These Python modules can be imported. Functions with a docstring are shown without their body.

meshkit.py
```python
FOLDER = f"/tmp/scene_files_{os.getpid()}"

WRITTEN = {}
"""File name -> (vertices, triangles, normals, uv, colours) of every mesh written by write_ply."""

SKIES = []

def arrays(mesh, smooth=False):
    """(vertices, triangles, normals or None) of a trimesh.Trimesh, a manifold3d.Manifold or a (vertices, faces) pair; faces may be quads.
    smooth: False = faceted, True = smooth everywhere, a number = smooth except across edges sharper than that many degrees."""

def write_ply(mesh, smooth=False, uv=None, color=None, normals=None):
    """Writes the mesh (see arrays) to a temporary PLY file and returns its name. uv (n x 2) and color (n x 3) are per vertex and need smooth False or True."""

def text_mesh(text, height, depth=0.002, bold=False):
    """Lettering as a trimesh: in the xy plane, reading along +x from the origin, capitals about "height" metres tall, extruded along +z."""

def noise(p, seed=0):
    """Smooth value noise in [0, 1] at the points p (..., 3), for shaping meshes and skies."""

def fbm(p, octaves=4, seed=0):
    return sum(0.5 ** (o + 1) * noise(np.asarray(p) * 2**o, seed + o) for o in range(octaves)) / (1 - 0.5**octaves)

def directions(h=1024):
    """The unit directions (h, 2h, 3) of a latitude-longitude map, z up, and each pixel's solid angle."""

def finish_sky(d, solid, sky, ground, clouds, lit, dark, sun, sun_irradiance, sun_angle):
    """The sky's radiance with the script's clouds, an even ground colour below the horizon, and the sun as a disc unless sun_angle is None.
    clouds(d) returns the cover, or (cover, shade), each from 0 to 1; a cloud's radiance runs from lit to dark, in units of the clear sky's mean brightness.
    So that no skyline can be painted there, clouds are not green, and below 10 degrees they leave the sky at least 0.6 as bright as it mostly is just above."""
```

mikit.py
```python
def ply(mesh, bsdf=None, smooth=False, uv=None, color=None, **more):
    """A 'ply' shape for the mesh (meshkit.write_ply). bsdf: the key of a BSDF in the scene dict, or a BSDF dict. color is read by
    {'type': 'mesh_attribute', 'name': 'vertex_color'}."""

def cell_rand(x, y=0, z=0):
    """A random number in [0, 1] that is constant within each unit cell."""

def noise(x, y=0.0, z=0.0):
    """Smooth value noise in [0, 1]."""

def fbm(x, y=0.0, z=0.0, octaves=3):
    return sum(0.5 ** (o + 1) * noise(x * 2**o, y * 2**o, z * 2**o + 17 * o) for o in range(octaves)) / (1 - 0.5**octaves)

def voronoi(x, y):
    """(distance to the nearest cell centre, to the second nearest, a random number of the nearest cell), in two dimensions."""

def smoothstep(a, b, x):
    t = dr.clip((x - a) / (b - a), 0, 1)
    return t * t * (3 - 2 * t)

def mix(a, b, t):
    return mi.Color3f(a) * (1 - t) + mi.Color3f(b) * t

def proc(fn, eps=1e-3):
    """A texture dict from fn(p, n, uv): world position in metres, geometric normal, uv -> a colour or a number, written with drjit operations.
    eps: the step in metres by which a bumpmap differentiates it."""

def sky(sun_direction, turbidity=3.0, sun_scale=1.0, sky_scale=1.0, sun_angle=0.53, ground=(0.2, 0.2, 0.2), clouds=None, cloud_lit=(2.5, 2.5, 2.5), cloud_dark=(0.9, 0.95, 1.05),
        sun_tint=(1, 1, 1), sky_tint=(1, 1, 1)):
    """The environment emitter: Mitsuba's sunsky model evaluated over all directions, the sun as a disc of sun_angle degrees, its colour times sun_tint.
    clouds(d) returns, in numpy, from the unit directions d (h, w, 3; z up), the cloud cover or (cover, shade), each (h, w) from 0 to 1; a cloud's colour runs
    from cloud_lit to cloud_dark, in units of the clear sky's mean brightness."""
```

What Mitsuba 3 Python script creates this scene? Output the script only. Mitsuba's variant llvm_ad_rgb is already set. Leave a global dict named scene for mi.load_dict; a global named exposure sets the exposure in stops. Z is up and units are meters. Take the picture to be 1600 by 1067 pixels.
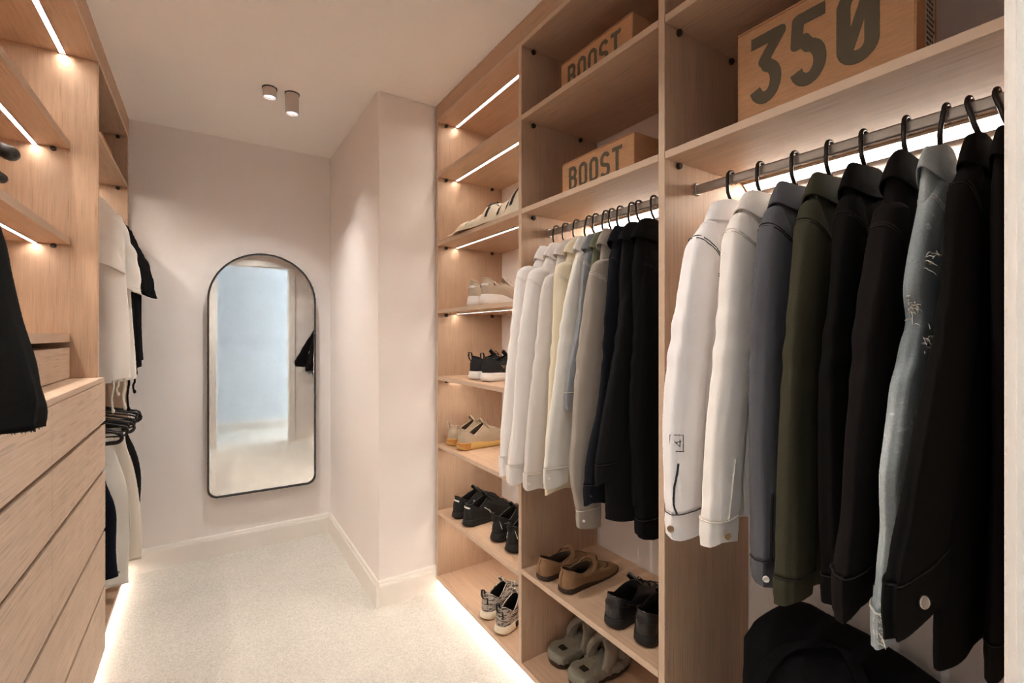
import math, random
import numpy as np, trimesh, manifold3d
import mitsuba as mi, drjit as dr
import mikit, meshkit
from mikit import proc, noise, fbm, smoothstep, mix, voronoi
from shapely.geometry import Polygon, LineString, Point, box as sbox
from shapely.ops import unary_union
from shapely import affinity

# ------------------------------------------------------------------ camera, lights, exposure
T = mi.ScalarTransform4f
PI = math.pi
rng = np.random.default_rng(7)
F_PX, CX, HZ, CAM_H = 731.0, 800.0, 523.0, 1.30
YAW = math.atan2(CX - 323, F_PX)
fwd = (math.sin(YAW), math.cos(YAW), 0.0)
scene, labels = {}, {}
scene['camera'] = {'type': 'perspective', 'fov': 2 * math.degrees(math.atan(800 / F_PX)), 'fov_axis': 'x', 'near_clip': 0.02, 'far_clip': 60.0,
                   'principal_point_offset_y': (533.5 - HZ) / 1067.0,
                   'to_world': T().look_at(origin=[0, 0, CAM_H], target=[fwd[0], fwd[1], CAM_H], up=[0, 0, 1])}
exposure = 1.64
WARM = np.array([1.0, 0.90, 0.775])
NEUTRAL = np.array([1.0, 0.98, 0.93])
COOL = np.array([0.90, 0.96, 1.0])
L_SHELF, L_LEFT, L_RAIL, L_TOE, L_HALL, L_SPOT = 17.5, 28.5, 8.5, 15.5, 5.1, 1.5

def em(c, s):
    return {'type': 'area', 'radiance': {'type': 'rgb', 'value': [float(x) for x in np.asarray(c) * s]}}

# ------------------------------------------------------------------ helpers
def numbered(name):
    if name not in USED:
        USED[name] = 0
        return name
    USED[name] += 1
    return f'{name}_{USED[name]:03d}'
USED = {}

def obj(name, mesh, mat, parent=None, smooth=False, label=None, cat=None, group=None, kind=None, to_world=None, emit=None, uv=None, color=None):
    """One entry of scene. Without a parent it is a top-level thing."""
    key = numbered(f'{parent}__{name}' if parent else name)
    d = mesh if isinstance(mesh, dict) else mikit.ply(mesh, mat, smooth=smooth, uv=uv, color=color)
    d = dict(d)
    if isinstance(mesh, dict) and mat is not None:
        d['bsdf'] = {'type': 'ref', 'id': mat}
    if to_world is not None:
        d['to_world'] = to_world
    if emit is not None:
        d['emitter'] = emit
    scene[key] = d
    tag(key, label, cat, group, kind)
    return key

def tag(key, label=None, cat=None, group=None, kind=None):
    e = {k: v for k, v in (('label', label), ('category', cat), ('group', group), ('kind', kind)) if v}
    if e:
        labels.setdefault(key, {}).update(e)

def thing(name, label, cat, group=None, kind=None):
    key = numbered(name)
    tag(key, label, cat, group, kind)
    return key

def struct(name, mesh, mat, parent=None, **k):
    return obj(name, mesh, mat, parent, kind=None if parent else 'structure', **k)

def cat_(ms):
    return trimesh.util.concatenate(ms)

def bx(x0, x1, y0, y1, z0, z1, b=0.0012):
    """A box with chamfered edges."""
    x0, x1 = min(x0, x1), max(x0, x1); y0, y1 = min(y0, y1), max(y0, y1); z0, z1 = min(z0, z1), max(z0, z1)
    b = min(b, (x1 - x0) / 3, (y1 - y0) / 3, (z1 - z0) / 3)
    lo, hi = np.array([x0, y0, z0]), np.array([x1, y1, z1])
    pts = []
    for c in np.ndindex(2, 2, 2):
        p = np.where(np.array(c) == 1, hi - b, lo + b)
        for a in range(3):
            q = p.copy(); q[a] = hi[a] if c[a] else lo[a]
            pts.append(q)
    return trimesh.convex.convex_hull(np.array(pts)) if b > 0 else trimesh.creation.box(bounds=[lo, hi])

def cyl(p0, p1, r, n=20, r1=None):
    """A cylinder or cone between two points."""
    p0, p1 = np.asarray(p0, float), np.asarray(p1, float)
    return tube([p0, p1], [r, r if r1 is None else r1], n)

def tube(pts, r, n=10, caps=True, closed=False):
    """A round tube through the points; r is one radius or one per point."""
    P = np.asarray(pts, float)
    m = len(P)
    r = np.full(m, r) if np.isscalar(r) else np.asarray(r, float)
    if closed:
        t = np.roll(P, -1, 0) - np.roll(P, 1, 0)
    else:
        t = np.gradient(P, axis=0)
    t /= np.linalg.norm(t, axis=1, keepdims=True) + 1e-12
    u = np.cross(t[0], [0, 0, 1.0]); 
    if np.linalg.norm(u) < 1e-3: u = np.cross(t[0], [0, 1.0, 0])
    u /= np.linalg.norm(u)
    V = []
    a = np.linspace(0, 2 * PI, n, endpoint=False)
    for i in range(m):
        u = u - t[i] * (u @ t[i]); u /= np.linalg.norm(u) + 1e-12
        w = np.cross(t[i], u)
        V.append(P[i] + r[i] * (np.cos(a)[:, None] * u + np.sin(a)[:, None] * w))
    return skin(np.array(V), caps=caps and not closed, loop=closed)

def skin(rings, caps=True, loop=False):
    """Joins rings (m, n, 3) of points into one closed surface."""
    m, n, _ = rings.shape
    V = rings.reshape(-1, 3)
    F = []
    idx = np.arange(m * n).reshape(m, n)
    last = m if loop else m - 1
    for i in range(last):
        a, b = idx[i], idx[(i + 1) % m]
        a2, b2 = np.roll(a, -1), np.roll(b, -1)
        F.append(np.stack([a, a2, b2], 1)); F.append(np.stack([a, b2, b], 1))
    F = np.vstack(F)
    if caps:
        V = np.vstack([V, rings[0].mean(0), rings[-1].mean(0)])
        a = idx[0]; F = np.vstack([F, np.stack([np.full(n, m * n), np.roll(a, -1), a], 1)])
        a = idx[-1]; F = np.vstack([F, np.stack([np.full(n, m * n + 1), a, np.roll(a, -1)], 1)])
    me = trimesh.Trimesh(V, F, process=False)
    return me

def fix(me):
    if me.is_watertight and me.volume < 0:
        me.invert()
    return me

def sheet(grid, thick=None):
    """A quad grid (m, n, 3) as an open surface, or with a thickness along its normals."""
    m, n, _ = grid.shape
    idx = np.arange(m * n).reshape(m, n)
    a, b, c, d = idx[:-1, :-1].ravel(), idx[:-1, 1:].ravel(), idx[1:, 1:].ravel(), idx[1:, :-1].ravel()
    F = np.vstack([np.stack([a, b, c], 1), np.stack([a, c, d], 1)])
    if thick is None:
        return trimesh.Trimesh(grid.reshape(-1, 3), F, process=False)
    gu, gv = np.gradient(grid, axis=0), np.gradient(grid, axis=1)
    nrm = np.cross(gv, gu); nrm /= np.linalg.norm(nrm, axis=2, keepdims=True) + 1e-12
    top, bot = grid + nrm * thick / 2, grid - nrm * thick / 2
    N = m * n
    V = np.vstack([top.reshape(-1, 3), bot.reshape(-1, 3)])
    E = np.concatenate([idx[0, :-1], idx[:-1, -1], idx[-1, :0:-1], idx[:0:-1, 0]])
    E2 = np.roll(E, -1)
    side = np.vstack([np.stack([E, E + N, E2 + N], 1), np.stack([E, E2 + N, E2], 1)])
    me = trimesh.Trimesh(V, np.vstack([F[:, ::-1], F + N, side]), process=False)
    return me

def extrude(poly, h):
    gs = getattr(poly, 'geoms', [poly])
    return cat_([trimesh.creation.extrude_polygon(g, h, engine='earcut') for g in gs if g.area > 1e-9])

def place(me, M):
    me = me.copy(); me.apply_transform(M); return me

def mat4(x, y, z, o=(0, 0, 0)):
    M = np.eye(4); M[:3, 0], M[:3, 1], M[:3, 2], M[:3, 3] = x, y, z, o
    return M

def smoothpath(ctrl, n):
    """Catmull-Rom through the control rows."""
    c = np.asarray(ctrl, float)
    from scipy.interpolate import PchipInterpolator
    s = np.concatenate([[0], np.cumsum(np.linalg.norm(np.diff(c[:, :3], axis=0), axis=1))])
    return PchipInterpolator(s, c)(np.linspace(0, s[-1], n))

# ------------------------------------------------------------------ materials
def mat(name, rgb, rough=0.6, spec=0.3, **k):
    scene[name] = {'type': 'twosided', 'b': {'type': 'principled', 'base_color': rgb if isinstance(rgb, dict) else {'type': 'rgb', 'value': [float(x) for x in rgb]}, 'roughness': rough, 'specular': spec, **k}}
    return name

def bumped(name, rgb, fn, scale, rough=0.7, spec=0.25, eps=1e-3, **k):
    base = rgb if isinstance(rgb, dict) else {'type': 'rgb', 'value': [float(x) for x in rgb]}
    scene[name] = {'type': 'twosided', 'b': {'type': 'bumpmap', 't': proc(fn, eps), 'scale': scale, 'b': {'type': 'principled', 'base_color': base, 'roughness': rough, 'specular': spec, **k}}}
    return name

OAK = (0.455, 0.302, 0.204)
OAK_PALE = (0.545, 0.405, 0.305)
def wood(across1, across2, along, tone=OAK):
    def fn(p, n, uv):
        q = {'x': p.x, 'y': p.y, 'z': p.z}
        a, b, c = q[across1], q[across2], q[along]
        board = noise(a * 9 + 31, b * 9, c * 0.6)
        grain = fbm(a * 190, b * 190, c * 4.5, octaves=3)
        fine = noise(a * 620, b * 620, c * 16)
        pore = smoothstep(0.70, 0.86, noise(a * 430 + 7, b * 430, c * 9))
        v = 0.80 + 0.26 * grain + 0.14 * fine + 0.10 * (board - 0.5)
        return mi.Color3f(*tone) * v * (1 - 0.16 * pore)
    return fn
mat('wood_upright', proc(wood('x', 'y', 'z')), 0.48, 0.3)
mat('wood_level', proc(wood('x', 'z', 'y')), 0.48, 0.3)
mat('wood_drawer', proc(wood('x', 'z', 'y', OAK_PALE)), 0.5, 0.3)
mat('wood_edge_lit', (0.55, 0.405, 0.30), 0.45, 0.3)  # paler than the boards: room light on the front edges painted in
mat('wood_shade_backing', (0.07, 0.05, 0.038), 0.6, 0.2)  # darkened to paint shadow into the drawer gaps; also the mirror backing
def plaster(p, n, uv): return fbm(p.x * 260, p.y * 260, p.z * 260, octaves=2)
bumped('wall_paint', (0.81, 0.76, 0.735), plaster, 0.00025, 0.75, 0.2)
bumped('ceiling_paint', (0.90, 0.865, 0.825), plaster, 0.0002, 0.85, 0.15)
bumped('hall_paint', (0.67, 0.735, 0.79), plaster, 0.0002, 0.8, 0.15)
mat('trim_paint', (0.80, 0.76, 0.71), 0.35, 0.4)
def carpet_col(p, n, uv):
    t = fbm(p.x * 210, p.y * 210, 0.0, octaves=2)
    big = fbm(p.x * 7, p.y * 7, 2.0, octaves=2)
    s = smoothstep(0.62, 0.8, noise(p.x * 330, p.y * 330, 5.0))
    return mi.Color3f(0.655, 0.625, 0.57) * (0.78 + 0.34 * t + 0.10 * (big - 0.5)) * (1 - 0.10 * s)
def carpet_h(p, n, uv): return fbm(p.x * 210, p.y * 210, 0.0, octaves=2)
bumped('carpet', proc(carpet_col), carpet_h, 0.004, 0.95, 0.05, eps=1.5e-3)
mat('black_plastic', (0.012, 0.011, 0.011), 0.35, 0.4)
mat('black_metal', (0.015, 0.014, 0.014), 0.3, 0.5)
mat('bolt_brown', (0.02, 0.012, 0.008), 0.4, 0.4)
mat('rail_metal', (0.40, 0.37, 0.345), 0.38, 0.5, metallic=0.75)
mat('steel', (0.62, 0.58, 0.54), 0.25, 0.5, metallic=1.0)
mat('led_cover', (0.8, 0.78, 0.74), 0.4, 0.3)
mat('lamp_body', (0.56, 0.50, 0.47), 0.5, 0.3)
scene['mirror_glass'] = {'type': 'conductor', 'material': 'none', 'specular_reflectance': {'type': 'rgb', 'value': [0.90, 0.915, 0.93]}}

# ------------------------------------------------------------------ the room
H = 2.468                      # ceiling height
Y_FAR, X_BUMP, Y_BUMP, X_RIGHT, X_LEFT = 3.257, 0.687, 2.220, 1.365, -0.820
Y_DOOR0, Y_DOOR1, X_DOOR0, X_DOOR1, Z_DOOR = -0.02, 0.105, -0.10, 0.638, 2.10
HX0, HX1, HY = -1.7, 2.5, -0.95
struct('floor', bx(HX0, HX1, HY - .1, Y_FAR + .1, -0.05, 0.0, 0), 'carpet')
struct('ceiling', bx(HX0, HX1, HY - .1, Y_FAR + .1, H, H + 0.05, 0), 'ceiling_paint')
struct('wall_far', bx(X_LEFT - .1, X_BUMP, Y_FAR, Y_FAR + .1, 0, H, 0), 'wall_paint')
struct('wall_side', bx(X_BUMP, X_RIGHT + .1, Y_BUMP, Y_FAR + .1, 0, H, 0.004), 'wall_paint')
struct('wall_right', bx(X_RIGHT, X_RIGHT + .1, Y_DOOR1, Y_BUMP, 0, H, 0), 'wall_paint')
struct('wall_left', bx(X_LEFT - .1, X_LEFT, Y_DOOR1, Y_FAR, 0, H, 0), 'wall_paint')
struct('wall_door', cat_([bx(HX0, X_DOOR0 - .02, Y_DOOR0, Y_DOOR1, 0, H, 0), bx(X_DOOR1 + .02, HX1, Y_DOOR0, Y_DOOR1, 0, H, 0), bx(X_DOOR0 - .02, X_DOOR1 + .02, Y_DOOR0, Y_DOOR1, Z_DOOR + .02, H, 0)]), 'wall_paint')
struct('wall_hall', cat_([bx(HX0, HX1, HY - .1, HY, 0, H, 0), bx(HX0 - .1, HX0, HY, Y_DOOR0, 0, H, 0)]), 'hall_paint')
# hall end wall around its window
wy0, wy1, wz0, wz1 = HY + .12, Y_DOOR0 - .12, 0.7, 2.15
struct('wall_window', cat_([bx(HX1, HX1 + .1, HY, wy0, 0, H, 0), bx(HX1, HX1 + .1, wy1, Y_DOOR0, 0, H, 0), bx(HX1, HX1 + .1, wy0, wy1, 0, wz0, 0), bx(HX1, HX1 + .1, wy0, wy1, wz1, H, 0)]), 'hall_paint')
win = thing('window_1', None, None, kind='structure')
g = trimesh.Trimesh([[HX1 + .05, wy0, wz0], [HX1 + .05, wy1, wz0], [HX1 + .05, wy1, wz1], [HX1 + .05, wy0, wz1]], [[0, 2, 1], [0, 3, 2]])
obj('pane', g, 'led_cover', win, emit=em(COOL, L_HALL))
ym = (wy0 + wy1) / 2
obj('frame', cat_([bx(HX1 + .01, HX1 + .07, wy0, wy0 + .04, wz0, wz1), bx(HX1 + .01, HX1 + .07, wy1 - .04, wy1, wz0, wz1), bx(HX1 + .01, HX1 + .07, wy0 + .04, wy1 - .04, wz0, wz0 + .04), bx(HX1 + .01, HX1 + .07, wy0 + .04, wy1 - .04, wz1 - .04, wz1)]), 'trim_paint', win)
obj('mullion', bx(HX1 + .02, HX1 + .06, ym - .015, ym + .015, wz0 + .04, wz1 - .04), 'trim_paint', win)

# baseboards with a stepped, grooved top
prof = Polygon([(0, 0), (.015, 0), (.015, .098), (.0135, .101), (.0135, .106), (.010, .109), (.0095, .115), (.007, .121), (.003, .126), (0, .126)])
def baseboard(name, a, b, n, mt='trim_paint'):
    a, b = np.array([*a, 0.]), np.array([*b, 0.])
    d = b - a; L = np.linalg.norm(d); d /= L
    nn = np.array([*n, 0.])
    m = extrude(prof, L)
    M = mat4(nn, [0, 0, 1], d, a)
    m = place(m, M)
    if np.linalg.det(M[:3, :3]) < 0: m.invert()
    struct(name, m, mt)
baseboard('baseboard_far', (-0.36, Y_FAR), (X_BUMP, Y_FAR), (0, -1))
baseboard('baseboard_side', (X_BUMP, Y_BUMP - .015), (X_BUMP, Y_FAR - .015), (-1, 0))
baseboard('baseboard_bump', (X_BUMP, Y_BUMP), (1.05, Y_BUMP), (0, -1))
baseboard('baseboard_hall', (HX0, HY), (HX1, HY), (0, 1))
baseboard('baseboard_door', (X_DOOR1 + .09, Y_DOOR1), (0.98, Y_DOOR1), (0, 1))
# door lining and casing
dj = thing('door_1', None, None, kind='structure')
obj('jamb', bx(X_DOOR0 - .02, X_DOOR0, Y_DOOR0 - .005, Y_DOOR1 + .005, 0, Z_DOOR + .02), 'trim_paint', dj)
obj('jamb', bx(X_DOOR1, X_DOOR1 + .02, Y_DOOR0 - .005, Y_DOOR1 + .005, 0, Z_DOOR + .02), 'trim_paint', dj)
obj('jamb_head', bx(X_DOOR0, X_DOOR1, Y_DOOR0 - .005, Y_DOOR1 + .005, Z_DOOR, Z_DOOR + .02), 'trim_paint', dj)
for y0, y1 in ((Y_DOOR1, Y_DOOR1 + .014), (Y_DOOR0 - .014, Y_DOOR0)):
    obj('casing', bx(X_DOOR0 - .075, X_DOOR0 - .006, y0, y1, 0, Z_DOOR + .075, .003), 'trim_paint', dj)
    obj('casing', bx(X_DOOR1 + .006, X_DOOR1 + .075, y0, y1, 0, Z_DOOR + .075, .003), 'trim_paint', dj)
    obj('casing_head', bx(X_DOOR0 - .006, X_DOOR1 + .006, y0, y1, Z_DOOR + .006, Z_DOOR + .075, .003), 'trim_paint', dj)

# ------------------------------------------------------------------ the cabinets
def quad_strip(x0, x1, y0, y1, z, face):
    """A flat light strip: face 'down' at height z."""
    v = [[x0, y0, z], [x0, y1, z], [x1, y1, z], [x1, y0, z]]
    f = [[0, 1, 2], [0, 2, 3]]
    m = trimesh.Trimesh(v, f, process=False)
    if (m.face_normals[0][2] > 0) == (face == 'down'):
        m.invert()
    return m

def led_under(parent, x0, x1, y0, y1, z, power, col=WARM):
    """An LED strip let into the underside of a shelf: a thin profile and its glowing cover."""
    s = obj('light_strip', cat_([bx(x0 - .002, x0, y0, y1, z - .0035, z + .004, 0), bx(x1, x1 + .002, y0, y1, z - .0035, z + .004, 0)]), 'rail_metal', parent)
    obj('diffuser', quad_strip(x0, x1, y0, y1, z - .003, 'down'), 'led_cover', s, emit=em(col, power), label='glowing white light strip')

def bolt(parent, x, y, z, axis='y', sgn=1):
    """A dark shelf fitting: a small cap on the upright with a lip."""
    p = np.array([x, y, z]); d = np.array([0, sgn, 0.]) if axis == 'y' else np.array([0, 0, -1.])
    obj('shelf_fitting', cat_([cyl(p + d * .0002, p + d * .006, .0085, 16), cyl(p + d * .006, p + d * .009, .0068, 16)]), 'bolt_brown', parent, smooth=35)

XF, XB = 0.981, 1.363            # right cabinets: front and back
ZB = 2.376                       # underside of the top board
levels = [0.391, 0.729, 1.071, 1.409, 1.750, 2.098]   # undersides of the shelves
ST = 0.019
def upright(parent, y0, y1, x0=XF, x1=XB):
    obj('side_panel', bx(x0 + .0015, x1, y0, y1, .059, ZB + .018), 'wood_upright', parent)
    obj('edge_band', bx(x0 - .0005, x0 + .0014, y0, y1, .059, ZB + .018, .0004), 'wood_edge_lit', parent)

def board(name, parent, x0, x1, y0, y1, z0, z1, edge=1, label=None):
    """A level board with an edge band along its front; edge is +1 when the front is at x0."""
    k = obj(name, bx(x0, x1, y0, y1, z0, z1), 'wood_level', parent, label=label)
    e = x0 if edge > 0 else x1
    obj('edge_band', bx(e - edge * .0006, e + edge * .0004, y0 + .0005, y1 - .0005, z0 + .0004, z1 - .0004, 0), 'wood_edge_lit', k)
    return k

# shoe tower beside the projecting wall
t = thing('shoe_cabinet', 'tall oak shoe cabinet with glowing light strips under every shelf, beside the white projecting wall', 'cabinet')
upright(t, 2.192, 2.210); upright(t, 1.440, 1.458)
board('base_board', t, XF, XB, 1.458, 2.192, .059, .078)
board('top_board', t, XF, XB, 1.458, 2.192, ZB, ZB + .018)
obj('fascia', bx(XF - .001, XF + .017, 1.440, 2.210, ZB + .0185, H - .001), 'wood_level', t)
obj('plinth', bx(1.045, 1.063, 1.440, 2.210, 0.002, .059), 'wood_level', t)
for z in levels:
    s = board('shelf', t, XF, XB, 1.459, 2.191, z, z + ST)
for k, z in enumerate(levels + [ZB]):
    led_under(t, 1.078, 1.090, 1.470, 2.182, z, L_SHELF)
    bolt(t, 1.027, 2.192, z - .009, sgn=-1); bolt(t, 1.30, 2.192, z - .009, sgn=-1)
    bolt(t, 1.027, 1.458, z - .009, sgn=1)

def rail_light(parent, x0, x1, y0, y1, z0, z1, power):
    """The light bar under the back of the shelf: a profile with a sloping glowing face."""
    sec = Polygon([(0, 0), (0, z1 - z0), (-(x1 - x0), z1 - z0), (-(x1 - x0), z1 - z0 - .006), (-.006, 0)])
    m = place(extrude(sec, y1 - y0), mat4([1, 0, 0], [0, 0, 1], [0, -1, 0], [x1, y1, z0]))
    lb = obj('light_bar', m, 'rail_metal', parent)
    a, b = np.array([x0 - .0004, 0, z1 - .007]), np.array([x1 - .0068, 0, z0 - .0004])
    v = [[a[0], y0 + .004, a[2]], [a[0], y1 - .004, a[2]], [b[0], y1 - .004, b[2]], [b[0], y0 + .004, b[2]]]
    g = trimesh.Trimesh(v, [[0, 1, 2], [0, 2, 3]], process=False)
    if g.face_normals[0][0] > 0: g.invert()
    obj('diffuser', g, 'led_cover', lb, emit=em(WARM, power), label='glowing white light bar')

def clothes_rail(parent, x, y0, y1, z0, z1, w=.014):
    m = manifold3d.CrossSection([[(-w / 2, 0), (w / 2, 0), (w / 2, z1 - z0), (-w / 2, z1 - z0)]]).offset(-.004, manifold3d.JoinType.Round).offset(.004, manifold3d.JoinType.Round, circular_segments=24)
    a = m.extrude(y1 - y0).to_mesh()
    me = trimesh.Trimesh(a.vert_properties[:, :3], a.tri_verts, process=False)
    me = place(me, mat4([1, 0, 0], [0, 0, 1], [0, -1, 0], [x, y1, z0]))
    r = obj('clothes_rail', me, 'rail_metal', parent, smooth=30, label='grey metal clothes rail')
    for yy, s in ((y0, 1), (y1, -1)):
        obj('rail_socket', bx(x - w / 2 - .004, x + w / 2 + .004, yy, yy + s * .006, z0 - .004, z1 + .006, .002), 'rail_metal', r)
    return r

X_RAIL = 1.111
def wardrobe(label, y0, y1, shelves, right_panel):
    t = thing('wardrobe', label, 'wardrobe')
    upright(t, right_panel, y0)
    board('base_board', t, XF, XB, y0, y1, .059, .078)
    board('top_board', t, XF, XB, y0, y1, ZB, ZB + .018)
    obj('fascia', bx(XF - .001, XF + .017, right_panel, y1, ZB + .0185, H - .001), 'wood_level', t)
    obj('plinth', bx(1.045, 1.063, right_panel, y1, 0.002, .059), 'wood_level', t)
    for z in shelves:
        board('shelf', t, XF, XB, y0 + .001, y1 - .001, z, z + ST)
    for z in [z for z in shelves if z > 1] + [ZB]:
        for x in (1.035, 1.27):
            bolt(t, x, y1, z - .009, sgn=-1)
    clothes_rail(t, X_RAIL, y0, y1, 1.680, 1.7035)
    rail_light(t, 1.330, 1.362, y0 + .002, y1 - .002, 1.722, 1.749, L_RAIL)
    return t
wardrobe('open oak wardrobe bay with cardboard boxes on two upper shelves and shirts on its rail', 0.808, 1.440, [0.410, 1.750, 2.098], 0.789)
wardrobe('open oak wardrobe bay nearest the door with the largest cardboard box and denim jackets', 0.164, 0.789, [1.750, 2.098], 0.146)
def toe_light(x0, x1, y0, y1, z, parent):
    s = obj('floor_light', bx(x0 - .002, x1 + .002, y0, y1, z + .0003, z + .004, 0), 'rail_metal', parent)
    obj('diffuser', quad_strip(x0, x1, y0, y1, z, 'down'), 'led_cover', s, emit=em(WARM, L_TOE), label='glowing strip under the cabinet')
toe_light(1.000, 1.010, 1.442, 2.205, .0545, 'shoe_cabinet')
toe_light(1.000, 1.010, .792, 1.438, .0545, 'wardrobe')
toe_light(1.000, 1.010, .150, .787, .0545, 'wardrobe_001')

# left side
XL, XLB = -0.354, X_LEFT + .002
YD = 2.421                      # upright between the shelves and the far hanging bay
ZL = 2.361
t = thing('display_cabinet', 'oak open shelving with light strips standing above the drawers on the left', 'cabinet')
obj('side_panel', bx(XLB, XL - .0015, YD - .018, YD, 1.1345, ZL), 'wood_upright', t)
obj('edge_band', bx(XL - .0014, XL + .0005, YD - .018, YD, 1.1345, ZL, .0004), 'wood_edge_lit', t)
obj('side_panel', bx(XLB, XL, 1.150, 1.168, 1.1345, ZL), 'wood_upright', t)
obj('back_panel', bx(XLB, XLB + .012, 1.168, YD - .018, 1.1345, ZL), 'wood_upright', t)
board('top_board', t, XLB, XL, 1.150, YD, ZL, ZL + .018, edge=-1)
obj('fascia', bx(XL - .017, XL + .001, 1.150, YD, ZL + .0185, H - .001), 'wood_level', t)
XS = -0.435
for z0, z1 in ((1.641, 1.667), (2.004, 2.030)):
    board('shelf', t, XLB + .012, XS, 1.169, YD - .019, z0, z1, edge=-1)
    led_under(t, -.536, -.524, 1.18, YD - .024, z0, L_LEFT)
    bolt(t, -.48, YD - .018, z0 - .008, sgn=-1); bolt(t, -.68, YD - .018, z0 - .008, sgn=-1)
led_under(t, -.462, -.446, 1.18, YD - .024, ZL, L_LEFT * .8)
board('shelf', t, XLB + .012, XS, 1.169, YD - .019, 1.273, 1.305, edge=-1)
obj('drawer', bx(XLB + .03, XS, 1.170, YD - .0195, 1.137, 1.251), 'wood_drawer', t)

t = thing('drawer_chest', 'pale oak chest of handleless drawers with dark finger gaps, standing below the left shelving', 'chest of drawers')
XD = -0.335
obj('carcass', bx(XLB, XL - .012, 1.150, YD - .001, .062, 1.114), 'wood_shade_backing', t)
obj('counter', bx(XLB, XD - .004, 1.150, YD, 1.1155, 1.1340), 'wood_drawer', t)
SEAM = 1.664
rows = [(0.962, 1.114), (0.779, 0.949), (0.541, 0.766), (0.324, 0.528), (0.067, 0.310)]
for i, (z0, z1) in enumerate(rows):
    cuts = [(1.150, SEAM - .0008), (SEAM + .0008, YD)] if i < 3 else [(1.150, YD)]
    for (a, b) in cuts:
        top = z1 if i == 0 else z1 - .004            # the front's upper edge slopes back as a finger pull
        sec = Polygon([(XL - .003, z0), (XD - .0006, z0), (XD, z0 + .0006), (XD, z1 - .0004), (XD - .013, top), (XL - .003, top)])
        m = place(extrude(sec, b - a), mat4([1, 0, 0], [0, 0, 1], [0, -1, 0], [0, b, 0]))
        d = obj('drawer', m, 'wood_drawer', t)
obj('side_panel', bx(XLB, XD - .0195, YD - .001, YD, .062, 1.1155, 0), 'wood_upright', t)
obj('plinth', bx(-.432, -.414, 1.150, YD, .002, .062), 'wood_level', t)
toe_light(-.378, -.368, 1.16, YD, .057, t)

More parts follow.
